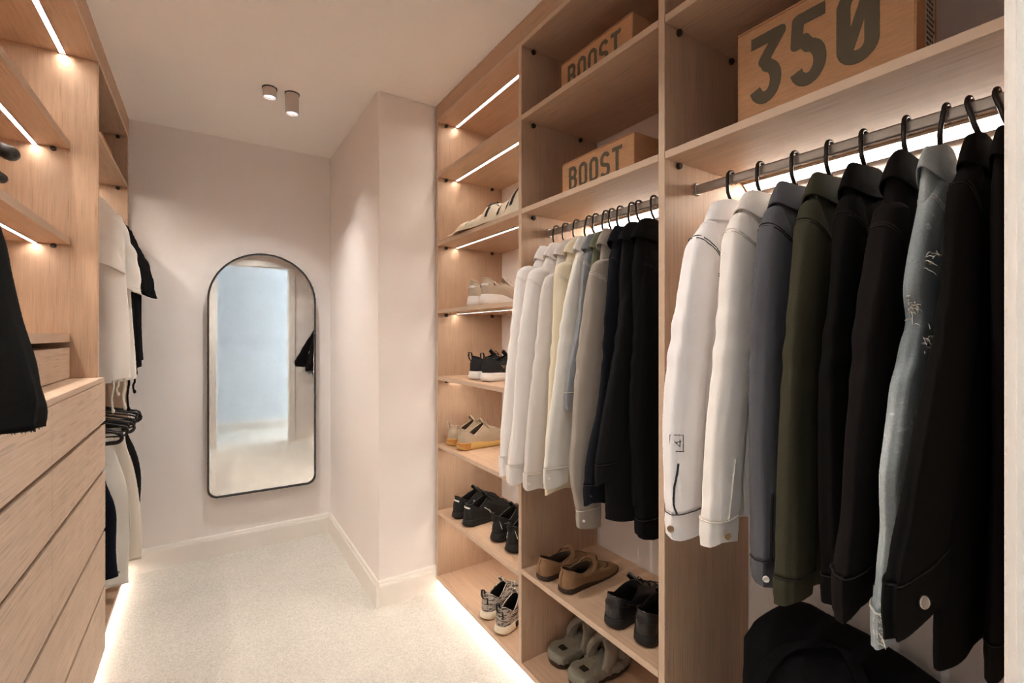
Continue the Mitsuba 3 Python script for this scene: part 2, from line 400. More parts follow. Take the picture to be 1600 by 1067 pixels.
t = thing('wardrobe', 'oak hanging bay in the far left corner with T-shirts above dark hangers and trousers', 'wardrobe')
obj('side_panel', bx(XLB, XL, 3.224, 3.242, .062, ZL), 'wood_upright', t)
obj('back_panel', bx(XLB, XLB + .012, YD, 3.224, .08, ZL), 'wood_upright', t)
board('base_board', t, XLB, XL, YD + .001, 3.224, .062, .080, edge=-1)
board('top_board', t, XLB, XL, YD + .001, 3.242, ZL, ZL + .018, edge=-1)
obj('fascia', bx(XL - .017, XL + .001, YD + .001, 3.242, ZL + .0185, H - .001), 'wood_level', t)
board('shelf', t, XLB + .012, XL - .002, YD + .001, 3.223, 2.088, 2.104, edge=-1)
obj('plinth', bx(-.432, -.414, YD + .001, 3.242, .002, .062), 'wood_level', t)
for z in (ZL, 2.088):
    bolt(t, -.395, 3.224, z - .010, sgn=-1); bolt(t, -.66, 3.224, z - .010, sgn=-1)
XLR = -0.535
clothes_rail(t, XLR, YD + .001, 3.224, 1.985, 2.008)
clothes_rail(t, XLR, YD + .001, 3.224, .985, 1.008)
led_under(t, -.560, -.546, YD + .01, 3.215, 2.088, L_LEFT * 2.3)
toe_light(-.378, -.368, YD + .01, 3.23, .057, t)
labels[t]['label'] = 'oak hanging bay in the far left corner with T-shirts above dark hangers and trousers'

t = thing('wardrobe', 'oak hanging bay nearest the camera on the left, holding a black knit coat', 'wardrobe')
obj('side_panel', bx(XLB, XL, .125, .143, .062, ZL), 'wood_upright', t)
obj('side_panel', bx(XLB, XL, 1.1315, 1.1495, .062, ZL), 'wood_upright', t)
board('base_board', t, XLB, XL, .143, 1.131, .062, .080, edge=-1)
board('top_board', t, XLB, XL, .125, 1.1495, ZL, ZL + .018, edge=-1)
obj('fascia', bx(XL - .017, XL + .001, .125, 1.1495, ZL + .0185, H - .001), 'wood_level', t)
obj('plinth', bx(-.432, -.414, .125, 1.149, .002, .062), 'wood_level', t)
board('shelf', t, XLB + .012, XL - .002, .144, 1.131, 2.004, 2.022, edge=-1)
clothes_rail(t, XLR, .143, 1.131, 1.880, 1.903)
led_under(t, -.462, -.446, .155, 1.12, 2.004, L_LEFT * 2.4)  # strip added out of view to light the clothes opposite
toe_light(-.378, -.368, .13, 1.145, .057, t)

# ------------------------------------------------------------------ mirror
def mirror():
    t = thing('wall_mirror', 'tall arched mirror with thin black frame on the far wall', 'mirror')
    w, z0, z1 = .580, .355, 1.790
    r = w / 2
    def outline(inset):
        q = r - inset
        arc = [(q * math.cos(a), z1 - r + q * math.sin(a)) for a in np.linspace(0, PI, 65)]
        cr = .052 - inset * .5
        bl = [(-q + cr - cr * math.cos(a), z0 + inset + cr - cr * math.sin(a)) for a in np.linspace(0, PI / 2, 13)]
        br = [(q - cr + cr * math.sin(a), z0 + inset + cr - cr * math.cos(a)) for a in np.linspace(0, PI / 2, 13)]
        return Polygon(arc + bl + br)
    ang = math.radians(MIRROR_TURN)
    ex = np.array([math.cos(ang), math.sin(ang), 0]); nz = np.array([math.sin(ang), -math.cos(ang), 0])
    M = mat4(ex, [0, 0, 1], nz, [.293, Y_FAR - .046, 0])
    obj('frame', place(extrude(outline(0).difference(outline(.009)), .026), M), 'black_metal', t)
    obj('backing', place(extrude(outline(.0095), .012), M), 'wood_shade_backing', t)
    M2 = M.copy(); M2[:3, 3] += nz * .0125
    obj('mirror_glass', place(extrude(outline(.0093), .004), M2), 'mirror_glass', t)
    for z in (.7, 1.5):
        obj('wall_bracket', bx(.2, .38, Y_FAR - .044, Y_FAR, z, z + .03), 'black_metal', t)
MIRROR_TURN = -1.8
mirror()

# ------------------------------------------------------------------ ceiling spotlights
def spotlight(x, y, drop, label, aim, power, cut=42.0):
    t = thing('ceiling_spotlight', label, 'ceiling light')
    r = .0295
    obj('ceiling_ring', cat_([cyl([x, y, H - .004], [x, y, H + .001], .033, 32)]), 'black_metal', t, smooth=35)
    prof_ = np.array([(r - .003, 0), (r, .001), (r, drop - .005), (r - .004, drop), (r - .004, drop), (r - .0045, .022), (r - .003, 0)])
    prof_ = np.array([(0.0005, drop - .004), (r, drop - .004), (r, .0012), (r - .0012, 0), (r - .003, 0), (r - .0045, .012), (.0005, .012)])
    m = trimesh.creation.revolve(prof_, sections=40)
    m.apply_translation([x, y, H - drop])
    obj('lamp_body', m, 'lamp_body', t, smooth=30)
    d = trimesh.creation.revolve(np.array([(.0004, 0), (r - .0055, 0)]), sections=32)
    d = trimesh.Trimesh(np.vstack([[[0, 0, 0]], [[(r - .005) * math.cos(a), (r - .005) * math.sin(a), 0] for a in np.linspace(0, 2 * PI, 32, endpoint=False)]]), [[0, 1 + (i + 1) % 32, 1 + i] for i in range(32)], process=False)
    d.apply_translation([x, y, H - drop + .0105])
    obj('lens', d, 'led_cover', t, emit=em(NEUTRAL * [.95, .98, 1.05], .9))
    scene[f'beam_{t}'] = {'type': 'spot', 'to_world': T().look_at(origin=[x, y, H - drop + .004], target=list(aim), up=[0, 1, 0]), 'intensity': {'type': 'rgb', 'value': [float(v) for v in NEUTRAL * power]}, 'cutoff_angle': cut, 'beam_width': cut * .4}
spotlight(.250, 2.483, .045, 'short grey cylinder spotlight on the ceiling, beside the longer one', (.20, 3.1, 0.2), L_SPOT * 0.85)
spotlight(.347, 2.482, .098, 'longer grey cylinder spotlight hanging from the ceiling, right of the short one', (.56, 2.6, .2), L_SPOT * 0.20)
for x_, y_, d_, w_, k_ in ((.300, 1.150, .045, 'above the middle of the aisle', .65), (.300, .420, .098, 'above the aisle beside the door', .34)):  # two spotlights added out of view to light the hanging clothes
    spotlight(x_, y_, d_, 'added unseen grey spotlight lighting the clothes ' + w_, (x_, y_, 0), L_SPOT * k_, 60.0)

# ------------------------------------------------------------------ cloth
def cloth(name, rgb, weave=900.0, depth=0.00025, rough=0.9, sheen=0.25, vary=0.10, spec=0.08):
    r, g, b = [float(v) for v in rgb]
    def col(p, n, uv):
        t = noise(p.x * weave, p.y * weave, p.z * weave)
        m = fbm(p.x * 14, p.y * 14, p.z * 9, octaves=2)
        return mi.Color3f(r, g, b) * (1 - vary * 0.5 + vary * (0.55 * t + 0.45 * m))
    return mat(name, proc(col), rough, spec, sheen=sheen)
def plain_cloth(name, rgb, rough=0.9, sheen=0.3, spec=0.06):
    return mat(name, rgb, rough, spec, sheen=sheen)
plain_cloth('cotton_white', (0.81, 0.775, 0.75)); plain_cloth('cotton_offwhite', (0.77, 0.725, 0.69))
plain_cloth('cotton_warmwhite', (0.74, 0.70, 0.64)); plain_cloth('linen_cream', (0.70, 0.62, 0.47))
plain_cloth('cotton_palegrey', (0.63, 0.58, 0.545)); plain_cloth('chambray', (0.23, 0.235, 0.25))
plain_cloth('olive_light', (0.14, 0.15, 0.10)); plain_cloth('taupe', (0.32, 0.275, 0.235))
plain_cloth('navy', (0.010, 0.011, 0.015), sheen=.08); plain_cloth('charcoal', (0.011, 0.011, 0.012), sheen=.06); plain_cloth('black_cloth', (0.006, 0.006, 0.0065), sheen=.05)
cloth('denim_white', (0.86, 0.83, 0.825), 700, vary=0.08); cloth('canvas_cream', (0.87, 0.82, 0.77), 600, vary=0.08)
cloth('slate', (0.098, 0.099, 0.113), 800, vary=0.35, sheen=.1); cloth('olive', (0.042, 0.040, 0.026), 700, vary=0.40)
cloth('black_denim', (0.0085, 0.0070, 0.0070), 700, vary=0.45, sheen=.04)
cloth('black_wash', (0.0052, 0.0047, 0.0047), 700, vary=0.4, sheen=.03)
mat('thread_dark', (0.03, 0.03, 0.035), 0.8, 0.1); mat('thread_light', (0.62, 0.58, 0.52), 0.8, 0.1); mat('thread_black', (0.02, 0.018, 0.018), 0.8, 0.1)
mat('button_horn', (0.23, 0.15, 0.08), 0.3, 0.5); mat('button_white', (0.75, 0.72, 0.68), 0.3, 0.5); mat('button_metal', (0.55, 0.50, 0.45), 0.3, 0.5, metallic=0.9)
def ripped(p, n, uv):
    fade = smoothstep(0.35, 0.75, fbm(p.x * 10, p.y * 10, p.z * 4.5, octaves=3))
    tw = noise(p.x * 700, p.y * 700, p.z * 700)
    worn = 0.8 * smoothstep(0.64, 0.78, fbm(p.x * 60, p.y * 60, p.z * 90, octaves=3)) * smoothstep(0.55, 0.68, fbm(p.x * 7 + 3, p.y * 7, p.z * 6, octaves=2))
    c = mix((0.25, 0.285, 0.30), (0.44, 0.48, 0.49), fade) * (0.78 + 0.4 * tw)
    return mix(c, (0.72, 0.74, 0.74), worn)
mat('denim_light', proc(ripped), 0.9, 0.08, sheen=0.2)
cloth('knit_black', (0.007, 0.007, 0.007), 260, vary=0.6, sheen=0.08)

def sgn_pow(v, e): return np.sign(v) * np.abs(v) ** e

def hanger(y, xc, ztop, room, metal=False, group=None, label='', bar=False, hw=.055, drop=.062, slope=.085, y_hook=None):
    """A hanger on the rail: hook, neck, two sloping arms and, if asked, a trouser bar. room = -1 when the room lies towards -x."""
    r = .0034 if metal else .0043
    t = thing('clothes_hanger', label, 'hanger', group)
    w = .0125
    prof = [(-.001, -drop), (.010, -drop + .012), (.0165, -drop + .024), (.0178, -.018), (.0172, -.002), (.0145, .0065), (.008, .0118), (0, .0135), (-.009, .0105), (-.0150, .003), (-.0165, -.008), (-.0155, -.014)]
    pr = smoothpath(prof, 40)
    yh = y if y_hook is None else y_hook
    P = np.stack([xc + room * pr[:, 0], y + (yh - y) * np.clip((pr[:, 1] + drop) / drop, 0, 1), ztop - .0095 + r + pr[:, 1]], 1)
    obj('hook', tube(P, r * .92, 10), 'black_metal' if metal else 'black_plastic', t, smooth=40)
    zn = P[0][2]
    arms = []
    n = 13
    for s in (-1, 1):
        u = np.linspace(0, 1, n)
        arms.append(np.stack([xc + s * hw * u, np.full(n, y), zn + .002 - slope * u ** (1.15 if bar else .70)], 1))
    A = np.vstack([arms[0][::-1], arms[1][1:]])
    if not bar:
        obj('arms', tube(A, r * 1.25, 10), 'black_metal' if metal else 'black_plastic', t, smooth=40)
    else:
        e = .022
        loop = list(A)
        R_ = A[-1]; L_ = A[0]
        zb = R_[2] - 2 * e
        for a in np.linspace(PI / 2 - .3, -PI / 2, 9):
            loop.append(np.array([R_[0] + e * math.cos(a) - .004, y, R_[2] - e + e * math.sin(a)]))
        loop.append(np.array([xc, y, zb]))
        for a in np.linspace(-PI / 2, -3 * PI / 2 + .3, 9):
            loop.append(np.array([L_[0] + e * math.cos(a) + .004, y, L_[2] - e + e * math.sin(a)]))
        obj('frame', tube(np.array(loop), r * 1.05, 9, closed=True), 'black_metal' if metal else 'black_plastic', t, smooth=40)
    return t

def ring(cx, cy, cz, rx, ry, n, e=1.0):
    a = np.linspace(0, 2 * PI, n, endpoint=False)
    return np.stack([cx + rx * sgn_pow(np.cos(a), e), cy + ry * sgn_pow(np.sin(a), e), np.full(n, cz)], 1)

def garment(name, label, cat, m, y, xc, zn, rows, hem, room=-1, th=.028, W=.185, seed=1, group=None, collar=True, cuff=.055, folds=1.0, seam=None, cuff_m=None, zs=None,
            sy=None, front=-1, far=True, short=False, yoke=None, hemband=0, collar_m=None, flare=.02, collar_h=.034, slot=(.05, .05), neck=.080, tilt=0.0):
    """A garment hanging on the rail: body, sleeves, collar, cuffs and seams. rows: the room-side sleeve as (centre x, z, half width) from the shoulder down."""
    rg = np.random.default_rng(seed)
    t = thing(name, label, cat, group)
    def sq(me):
        """Keeps the cloth within its own room on the rail, between its neighbours."""
        P_ = me.vertices if hasattr(me, 'vertices') else me
        P_ = np.array(P_, float)
        d = P_[..., 1] - y
        h = np.where(d > 0, slot[0], slot[1])
        P_[..., 1] = y + h * np.tanh(d / h)
        if hasattr(me, 'vertices'):
            me.vertices = P_
            return me
        return P_
    rows = np.array(rows, float)
    if cuff:                                   # the cuff's lower edge lies where the rows end
        from scipy.interpolate import PchipInterpolator as PI_
        zc_ = rows[-1, 1] + cuff
        f_ = PI_(-rows[:, 1], rows)
        rows = np.vstack([rows[rows[:, 1] > zc_ + .02], f_(-zc_)])
    zs = rows[0][1] if zs is None else zs
    # --- body
    N = 72
    a = np.linspace(0, 2 * PI, N, endpoint=False)
    zz = np.concatenate([np.linspace(hem, zs - .10, 44), np.linspace(zs - .09, zn, 26)[0:]])
    ph = rg.uniform(0, 6.28, 8)
    fq = rg.uniform(13, 22, 2)
    def body_ring(z):
        u = np.clip((zs - z) / max(zs - hem, .01), 0, 1)
        if z <= zs - .035:
            hw = W + flare * u
            hw *= 1 - .10 * math.exp(-((z - (zs - .035)) / .05) ** 2)
        else:
            v = (z - (zs - .035)) / (zn - zs + .035)
            hw = W * .90 + (neck - W * .90) * v ** .85
        tt = th * (.62 + .45 * np.clip((zn - z) / .12, 0, 1)) * (1 - .12 * u)
        # the room-facing edge of the body follows the sleeve that hangs from it
        edge = lambda zq: max(.095, abs(xc - np.interp(-zq, -rows[:, 1], rows[:, 0])) + .012)
        if short:
            hr = hw
        elif z > zs - .035:
            E = min(W * .90, edge(zs - .035))
            hr = E + (neck - E) * v ** .85
        else:
            hr = min(hw, edge(z))
        x = np.where(np.cos(a) * room > 0, hr, hw) * sgn_pow(np.cos(a), .82)
        yy = tt * sgn_pow(np.sin(a), .78)
        k = np.clip((zs - .03 - z) / .25, 0, 1) * folds
        s = np.sign(np.sin(a))
        w = np.abs(np.sin(a)) ** .6
        fold = .0055 * np.sin(fq[0] * (x + .05 * math.sin(z * 4 + ph[0])) * 2.2 + ph[1] + s * 1.3) + .0035 * np.sin(fq[1] * x * 3.1 + ph[2] + z * 3.0) + .002 * math.sin(z * 23 + ph[3]) * np.sin(x * 25 + ph[4])
        yy = yy + fold * k * w * s * min(1, th / .024)
        x = x + .003 * k * np.sin(z * 9 + ph[5])
        zoff = .012 * (z < hem + .001) * np.cos(2 * a) if not hemband else 0
        return np.stack([xc + x, y + yy, np.full(N, z) + zoff], 1)
    body = sq(skin(np.array([body_ring(z) for z in zz]), caps=False))
    obj('body', body, m, t, smooth=True)
    if hemband:
        zb = np.linspace(hem - hemband, hem + .004, 7)
        R_ = []
        for i, z in enumerate(zb):
            q = body_ring(hem + .01)
            c = q.mean(0)
            f = 1.0 + .012 * math.sin(PI * i / 6)
            q = c + (q - c) * np.array([f * .985, f * 1.06, 1]); q[:, 2] = z
            R_.append(q)
        obj('waistband', sq(skin(np.array(R_), caps=False)), cuff_m or m, t, smooth=True)
    # --- sleeves
    def sleeve(rw, sgn, sd):
        r2 = np.random.default_rng(sd)
        p = r2.uniform(0, 6.28, 10)
        # the rounded shoulder above the first row
        c0, z0, r0 = rw[0]
        head = [(c0 - sgn * .010, z0 + .024, .004), (c0 - sgn * .008, z0 + .019, r0 * .55), (c0 - sgn * .004, z0 + .010, r0 * .85)]
        ctrl = np.array(head + [tuple(q) for q in rw])
        from scipy.interpolate import PchipInterpolator
        zc = -ctrl[:, 1]
        zi = np.concatenate([np.linspace(zc[0], zc[3], 9)[:-1], np.linspace(zc[3], zc[-1], 58)])
        X = PchipInterpolator(zc, ctrl[:, 0])(zi); RX = PchipInterpolator(zc, ctrl[:, 2])(zi)
        n = 44
        al = np.linspace(0, 2 * PI, n, endpoint=False)
        R_ = []
        zt, zl = -zi[0], -zi[-1]
        elbow = zt - .42 * (zt - zl)
        for i in range(len(zi)):
            z = -zi[i]
            u = (zt - z) / (zt - zl)
            ry = min(RX[i] * .62, th * 1.05) * (1 if sy is None else sy)
            k = np.clip(u / .15, 0, 1) * folds
            disp = 1.35 * (.045 * np.sin(3 * al + p[0] + 2.2 * math.sin(z * 5 + p[1])) + .035 * np.sin(5 * al + p[2] + z * 6) +
                    .05 * math.exp(-((z - elbow) / .09) ** 2) * np.sin(z * 85 + 2.0 * np.sin(al + p[3]) + p[4]) +
                    .045 * math.exp(-((z - zl) / .07) ** 2) * np.sin(z * 70 + 3 * np.sin(al + p[5])) + .03 * np.sin(9 * al + p[6]) * u) * k
            f = 1 + disp * (.7 if RX[i] > .02 else 0)
            x = X[i] + RX[i] * np.cos(al) * f + .004 * k * math.sin(z * 11 + p[7])
            yy = y + front * th * .25 * np.clip(u * 4, 0, 1) + ry * sgn_pow(np.sin(al), .9) * f + .003 * k * math.sin(z * 8 + p[8])
            R_.append(np.stack([x, yy, z - tilt * u * np.cos(al) * sgn], 1))
        R_ = sq(np.array(R_))
        return R_, ctrl
    R_, ctrl = sleeve(rows, room, seed * 7 + 1)
    zl = R_[-1, 0, 2]
    slv = fix(skin(R_))
    k1 = obj('sleeve', slv, m, t, smooth=True)
    if far:
        fr = rows.copy()
        lim = xc + (-room) * (.155 if short else .205)
        fr[:, 0] = 2 * xc - rows[:, 0]
        fr[:, 0] = np.minimum(fr[:, 0], lim) if room < 0 else np.maximum(fr[:, 0], lim)
        if not short:
            fr[:, 0] = fr[:, 0] - (-room) * .012 * np.clip(np.arange(len(fr)) - 1, 0, 1)
        R2, _ = sleeve(fr, -room, seed * 7 + 2)
        obj('sleeve', fix(skin(R2)), m, t, smooth=True)
    def surf(z, ang, out=.0008, RR=None):
        RR = R_ if RR is None else RR
        zi = RR[:, 0, 2]
        i = int(np.argmin(np.abs(zi - z)))
        n = RR.shape[1]
        q = (ang % (2 * PI)) / (2 * PI) * n
        j = int(q) % n; f = q - int(q)
        pt = RR[i, j] * (1 - f) + RR[i, (j + 1) % n] * f
        c = RR[i].mean(0)
        d = pt - c; d[2] = 0
        pt = pt + d / (np.linalg.norm(d) + 1e-9) * out
        pt[2] = z - tilt * ((zi[0] - z) / (zi[0] - zi[-1])) * np.cos(ang) * room
        return pt
    if cuff:
        CB = []
        nC = 8
        base = R_[-1]; c = base.mean(0)
        for i in range(nC):
            u = i / (nC - 1)
            f = 1.03 + .05 * math.sin(PI * min(1, u * 1.2)) - .02 * u
            q = c + (base - c) * f
            q[:, 2] = zl + .004 - cuff * u - (.010 * np.cos(np.linspace(0, 2 * PI, len(base), endpoint=False) + rg.uniform(0, 6)) * u)
            CB.append(q)
        CB = np.array(CB)
        kc = obj('cuff', fix(sq(skin(CB))), cuff_m or m, t, smooth=35)
        if seam:
            ang = np.linspace(0, 2 * PI, 40, endpoint=False)
            obj('seam', tube(np.array([surf(zl + .003, q, .0022) for q in ang]), .0011, 6, closed=True), seam, kc)
    if seam and not short:
        ang = np.linspace(0, 2 * PI, 44, endpoint=False)
        za = rows[0][1] - .050
        for dz in (0, .006):
            obj('armhole_seam', tube(np.array([surf(za + dz - .022 * math.cos(q) * (-room), q, .0006) for q in ang]), .0010, 6, closed=True), seam, k1)
    # --- collar
    if collar:
        nC = 48
        al = np.linspace(0, 2 * PI, nC, endpoint=False)
        cr, cy_ = neck, max(.012, th * .72)
        k_ = collar_h / .034
        prof = [(.78, -.016), (.83, .004 * k_), (.88, .017 * k_), (.95, .021 * k_), (1.05, .013 * k_), (1.22, -.008 * k_), (1.40, -.030 * k_)]
        Rg = []
        for i_, (f, h) in enumerate(prof + [(p_[0] - .05, p_[1] - .002) for p_ in prof[::-1]]):
            lean = (-front) * -.010 * np.sin(al)
            side = np.cos(al) ** 2
            hh = h * (1 + .10 * np.cos(2 * al + ph[6])) + (h < 0) * (f > 1) * (.008 * side - .014 * (1 - side))
            xo = cr * (1 + (f - 1) * .80) * np.cos(al)
            yo = cy_ * (1 + (f - 1) * 1.4) * np.sin(al)
            Rg.append(np.stack([xc + xo, y + yo, zn + hh + lean + .003 * np.sin(3 * al + ph[7])], 1))
        cm = skin(np.array(Rg), caps=False, loop=True)
        obj('collar', fix(sq(cm)), collar_m or m, t, smooth=50)
    if yoke:
        bz = body_ring(yoke)
        sel = bz[(np.sin(a) * front > .15)]
        sel = sel[np.argsort(sel[:, 0])]
        sel = sel + np.array([0, front * .0016, 0])
        for dz in (0, -.006):
            obj('yoke_seam', tube(sq(sel) + [0, 0, dz], .0010, 6), seam or 'thread_dark', t)
    return t, surf, k1

def disc_on(p, d, r, h=.003, n=24):
    """A small domed disc (a button) at p facing d."""
    d = np.asarray(d, float) / np.linalg.norm(d)
    m = trimesh.creation.revolve(np.array([(.0001, 0), (r, 0), (r, h * .6), (r * .85, h), (r * .6, h * .75), (.0001, h * .75)]), sections=n)
    return place(m, mat4(*basis(d), p))
def basis(d):
    u = np.cross([0, 0, 1.0], d)
    if np.linalg.norm(u) < 1e-3: u = np.cross([0, 1.0, 0], d)
    u /= np.linalg.norm(u)
    return u, np.cross(d, u), np.asarray(d)

# ------------------------------------------------------------------ garments on the right rails
ROWS = {
    'R1': [(1.013, 1.555, 0.03), (0.985, 1.5, 0.053), (0.957, 1.35, 0.065), (0.932, 1.186, 0.062), (0.913, 1.011, 0.057), (0.907, 0.846, 0.05)],
    'R2': [(1.02, 1.558, 0.03), (1.011, 1.505, 0.051), (1.009, 1.392, 0.065), (0.99, 1.218, 0.062), (0.963, 1.091, 0.06), (0.935, 0.909, 0.053), (0.915, 0.847, 0.05)],
    'R3': [(1.021, 1.556, 0.03), (1.017, 1.489, 0.056), (1.008, 1.37, 0.066), (1.002, 1.198, 0.062), (0.994, 1.019, 0.058), (0.989, 0.866, 0.051), (0.991, 0.782, 0.05)],
    'R4': [(1.025, 1.553, 0.03), (1.028, 1.479, 0.058), (1.015, 1.397, 0.065), (0.987, 1.228, 0.063), (0.97, 1.052, 0.059), (0.963, 0.889, 0.052), (0.957, 0.792, 0.05)],
    'R5': [(1.042, 1.553, 0.031), (1.021, 1.414, 0.063), (0.991, 1.232, 0.063), (0.995, 1.063, 0.059), (0.991, 0.907, 0.053), (0.997, 0.809, 0.05)],
    'R6': [(1.038, 1.517, 0.049), (1.012, 1.44, 0.061), (0.973, 1.331, 0.065), (0.947, 1.22, 0.063), (0.914, 1.112, 0.06), (0.882, 0.974, 0.056), (0.843, 0.893, 0.052), (0.838, 0.867, 0.051)],
    'R7': [(1.082, 1.563, 0.03), (1.06, 1.515, 0.05), (1.02, 1.429, 0.062), (1.006, 1.38, 0.066), (1.017, 1.33, 0.065), (0.961, 1.223, 0.063), (0.934, 1.14, 0.061), (0.914, 1.077, 0.059), (0.913, 1.019, 0.058), (0.886, 0.936, 0.054), (0.869, 0.895, 0.053), (0.874, 0.843, 0.05)],
    'R8': [(1.053, 1.566, 0.03), (1.019, 1.519, 0.049), (1.003, 1.425, 0.063), (0.962, 1.308, 0.076), (0.916, 1.231, 0.083), (0.869, 1.142, 0.09), (0.833, 1.059, 0.096), (0.799, 0.971, 0.102), (0.802, 0.914, 0.105)],
    'R9': [(1.084, 1.571, 0.03), (1.077, 1.518, 0.049), (1.096, 1.428, 0.062), (1.116, 1.308, 0.064), (1.115, 1.222, 0.063), (1.099, 1.116, 0.06), (1.068, 1.015, 0.058), (1.036, 0.905, 0.053), (1.001, 0.79, 0.05)],
    'M1': [(0.977, 1.528, 0.039), (0.977, 1.454, 0.053), (0.962, 1.33, 0.057), (0.94, 1.21, 0.055), (0.921, 1.023, 0.051), (0.906, 0.813, 0.044)],
    'M2': [(0.988, 1.516, 0.042), (0.979, 1.465, 0.052), (0.965, 1.352, 0.058), (0.946, 1.213, 0.055), (0.924, 1.04, 0.051), (0.889, 0.797, 0.044)],
    'M3': [(1.021, 1.494, 0.048), (1.01, 1.44, 0.054), (0.998, 1.351, 0.058), (0.97, 1.18, 0.054), (0.941, 0.964, 0.049), (0.924, 0.832, 0.044), (0.924, 0.781, 0.044)],
    'M4': [(1.016, 1.525, 0.04), (1.02, 1.458, 0.052), (1.017, 1.35, 0.057), (1.003, 1.182, 0.054), (0.992, 1.041, 0.051), (0.972, 0.924, 0.047), (0.966, 0.776, 0.044)],
    'M5': [(1.052, 1.575, 0.026), (1.042, 1.498, 0.046), (1.03, 1.391, 0.057), (0.991, 1.185, 0.054), (0.954, 1.018, 0.051), (0.937, 0.917, 0.047), (0.932, 0.821, 0.044)],
    'M6': [(1.044, 1.556, 0.026), (1.048, 1.473, 0.051), (1.043, 1.348, 0.057), (1.008, 1.187, 0.054), (1.0, 1.142, 0.053), (0.998, 1.061, 0.052)],
    'M8': [(1.044, 1.514, 0.053), (1.028, 1.441, 0.064), (1.019, 1.357, 0.068), (0.996, 1.224, 0.065), (0.967, 1.027, 0.061), (0.948, 0.904, 0.056), (0.972, 0.763, 0.044), (0.98, 0.718, 0.044)],
    'M9': [(1.049, 1.556, 0.026), (1.058, 1.47, 0.052), (1.05, 1.345, 0.057), (1.038, 1.224, 0.055), (1.012, 1.075, 0.052), (0.978, 0.964, 0.049), (0.959, 0.807, 0.044)],
    'M10': [(1.087, 1.518, 0.041), (1.081, 1.46, 0.052), (1.066, 1.375, 0.058), (1.032, 1.226, 0.055), (0.993, 1.045, 0.051), (0.969, 0.937, 0.047), (0.964, 0.875, 0.045)],
    'M11': [(1.078, 1.533, 0.036), (1.076, 1.455, 0.053), (1.075, 1.343, 0.057), (1.068, 1.228, 0.055), (1.054, 1.025, 0.051), (1.059, 0.861, 0.044), (1.066, 0.773, 0.044), (1.082, 0.717, 0.044)],
}
XR_ = X_RAIL
GR, GM = 'shirts and jackets on the rail nearest the door', 'shirts on the rail of the middle bay'
HL = 'black hanger holding the '
YS = {'R1': .687, 'R2': .612, 'R3': .534, 'R4': .464, 'R5': .400, 'R6': .333, 'R7': .285, 'R8': .232, 'R9': .196,
      'M1': 1.395, 'M2': 1.338, 'M3': 1.280, 'M4': 1.226, 'M5': 1.178, 'M6': 1.135, 'M7': 1.100, 'M8': 1.066, 'M9': 1.018, 'M10': .977, 'M11': .925}
SLOT = {}
for k_ in 'RM':
    ks_ = sorted([q for q in YS if q[0] == k_], key=lambda q: -YS[q])
    for i_, q in enumerate(ks_):
        SLOT[q] = ((YS[ks_[i_ - 1]] - YS[q]) / 2 - .0006 if i_ else .042, (YS[q] - YS[ks_[i_ + 1]]) / 2 - .0006 if i_ + 1 < len(ks_) else (.031 if k_ == 'R' else .05))
def rshirt(k, name, label, cat, m, y, hang, **kw):
    zt = 1.7035
    hm = kw.pop('metal', k[0] == 'M')
    hanger(y, XR_, zt, -1, metal=hm, y_hook=hang, group='hangers on the right hand rails', label='black hanger holding the ' + kw.pop('hl'))
    return garment(name, label, cat, m, y, XR_, 1.603, rows=ROWS[k], slot=SLOT[k], seed=sum(map(ord, k)) * 13 + 5, group=GR if k[0] == 'R' else GM, **kw)

# nearest bay, from the far end to the near end
t, sf, k1 = rshirt('R1', 'shirt', 'white denim shirt with dark stitching, first garment in the bay nearest the door', 'shirt', 'denim_white', .687, .687, hem=.90, th=.031, seam='thread_dark', yoke=1.445, hl='white denim shirt with dark stitching')
zc = ROWS['R1'][-1][1] + .055
A0 = PI * 1.16
pts = [sf(z, A0 + w, .0012) for z, w in ((zc + .115, .22), (zc + .09, .12), (zc + .06, -.08), (zc + .03, -.12), (zc + .005, .10))]
obj('cuff_opening', tube(smoothpath(pts, 24), .0022, 8), 'thread_dark', k1)
for j in (0, 1):
    p = sf(zc + .002, A0 - .25 + .0 * j, .003); p[2] -= .030
p = sf(zc + .002, A0 - .30, .0035); p[2] -= .030
obj('button', disc_on(p, [-.75, -.65, 0], .0075), 'button_horn', t, label='brown cuff button')
q0 = sf(zc + .160, A0 + .10, .0014)
bu, bv, bn = basis(np.array([-.75, -.66, 0]))
sq = []
for (a_, b_, c_, d_) in ((-.014, -.018, .014, -.018), (.014, -.018, .014, .018), (.014, .018, -.014, .018), (-.014, .018, -.014, -.018), (-.006, -.010, -.006, .006), (-.006, .006, .007, -.008), (.007, -.008, .007, .008), (-.010, .0, .010, .004)):
    sq.append(cyl(q0 + bu * a_ + bv * b_, q0 + bu * c_ + bv * d_, .0008, 6))
obj('monogram', cat_(sq), 'thread_dark', k1, label='small stitched square with a monogram')
t, sf, k1 = rshirt('R2', 'shirt', 'cream cotton overshirt, second garment in the bay nearest the door', 'shirt', 'canvas_cream', .612, .612, hem=.90, th=.031, seam='thread_light', yoke=1.472, hl='cream cotton overshirt')
zc = ROWS['R2'][-1][1] + .055
p = sf(zc + .002, PI * 1.42, .0035); p[2] -= .030
obj('button', disc_on(p, [-.45, -.9, 0], .0075), 'button_horn', t, label='brown cuff button')
pts = [sf(z, PI * 1.48 + w, .001) for z, w in ((zc + .13, .15), (zc + .08, .04), (zc + .03, -.04), (zc + .005, -.08))]
obj('cuff_opening', tube(smoothpath(pts, 24), .0020, 8), 'thread_light', k1)
t, sf, k1 = rshirt('R3', 'shirt', 'slate blue shirt hanging between the cream overshirt and the olive jacket', 'shirt', 'slate', .534, .534, hem=.86, th=.028, seam='thread_black', hl='slate blue shirt')
zc = ROWS['R3'][-1][1] + .055
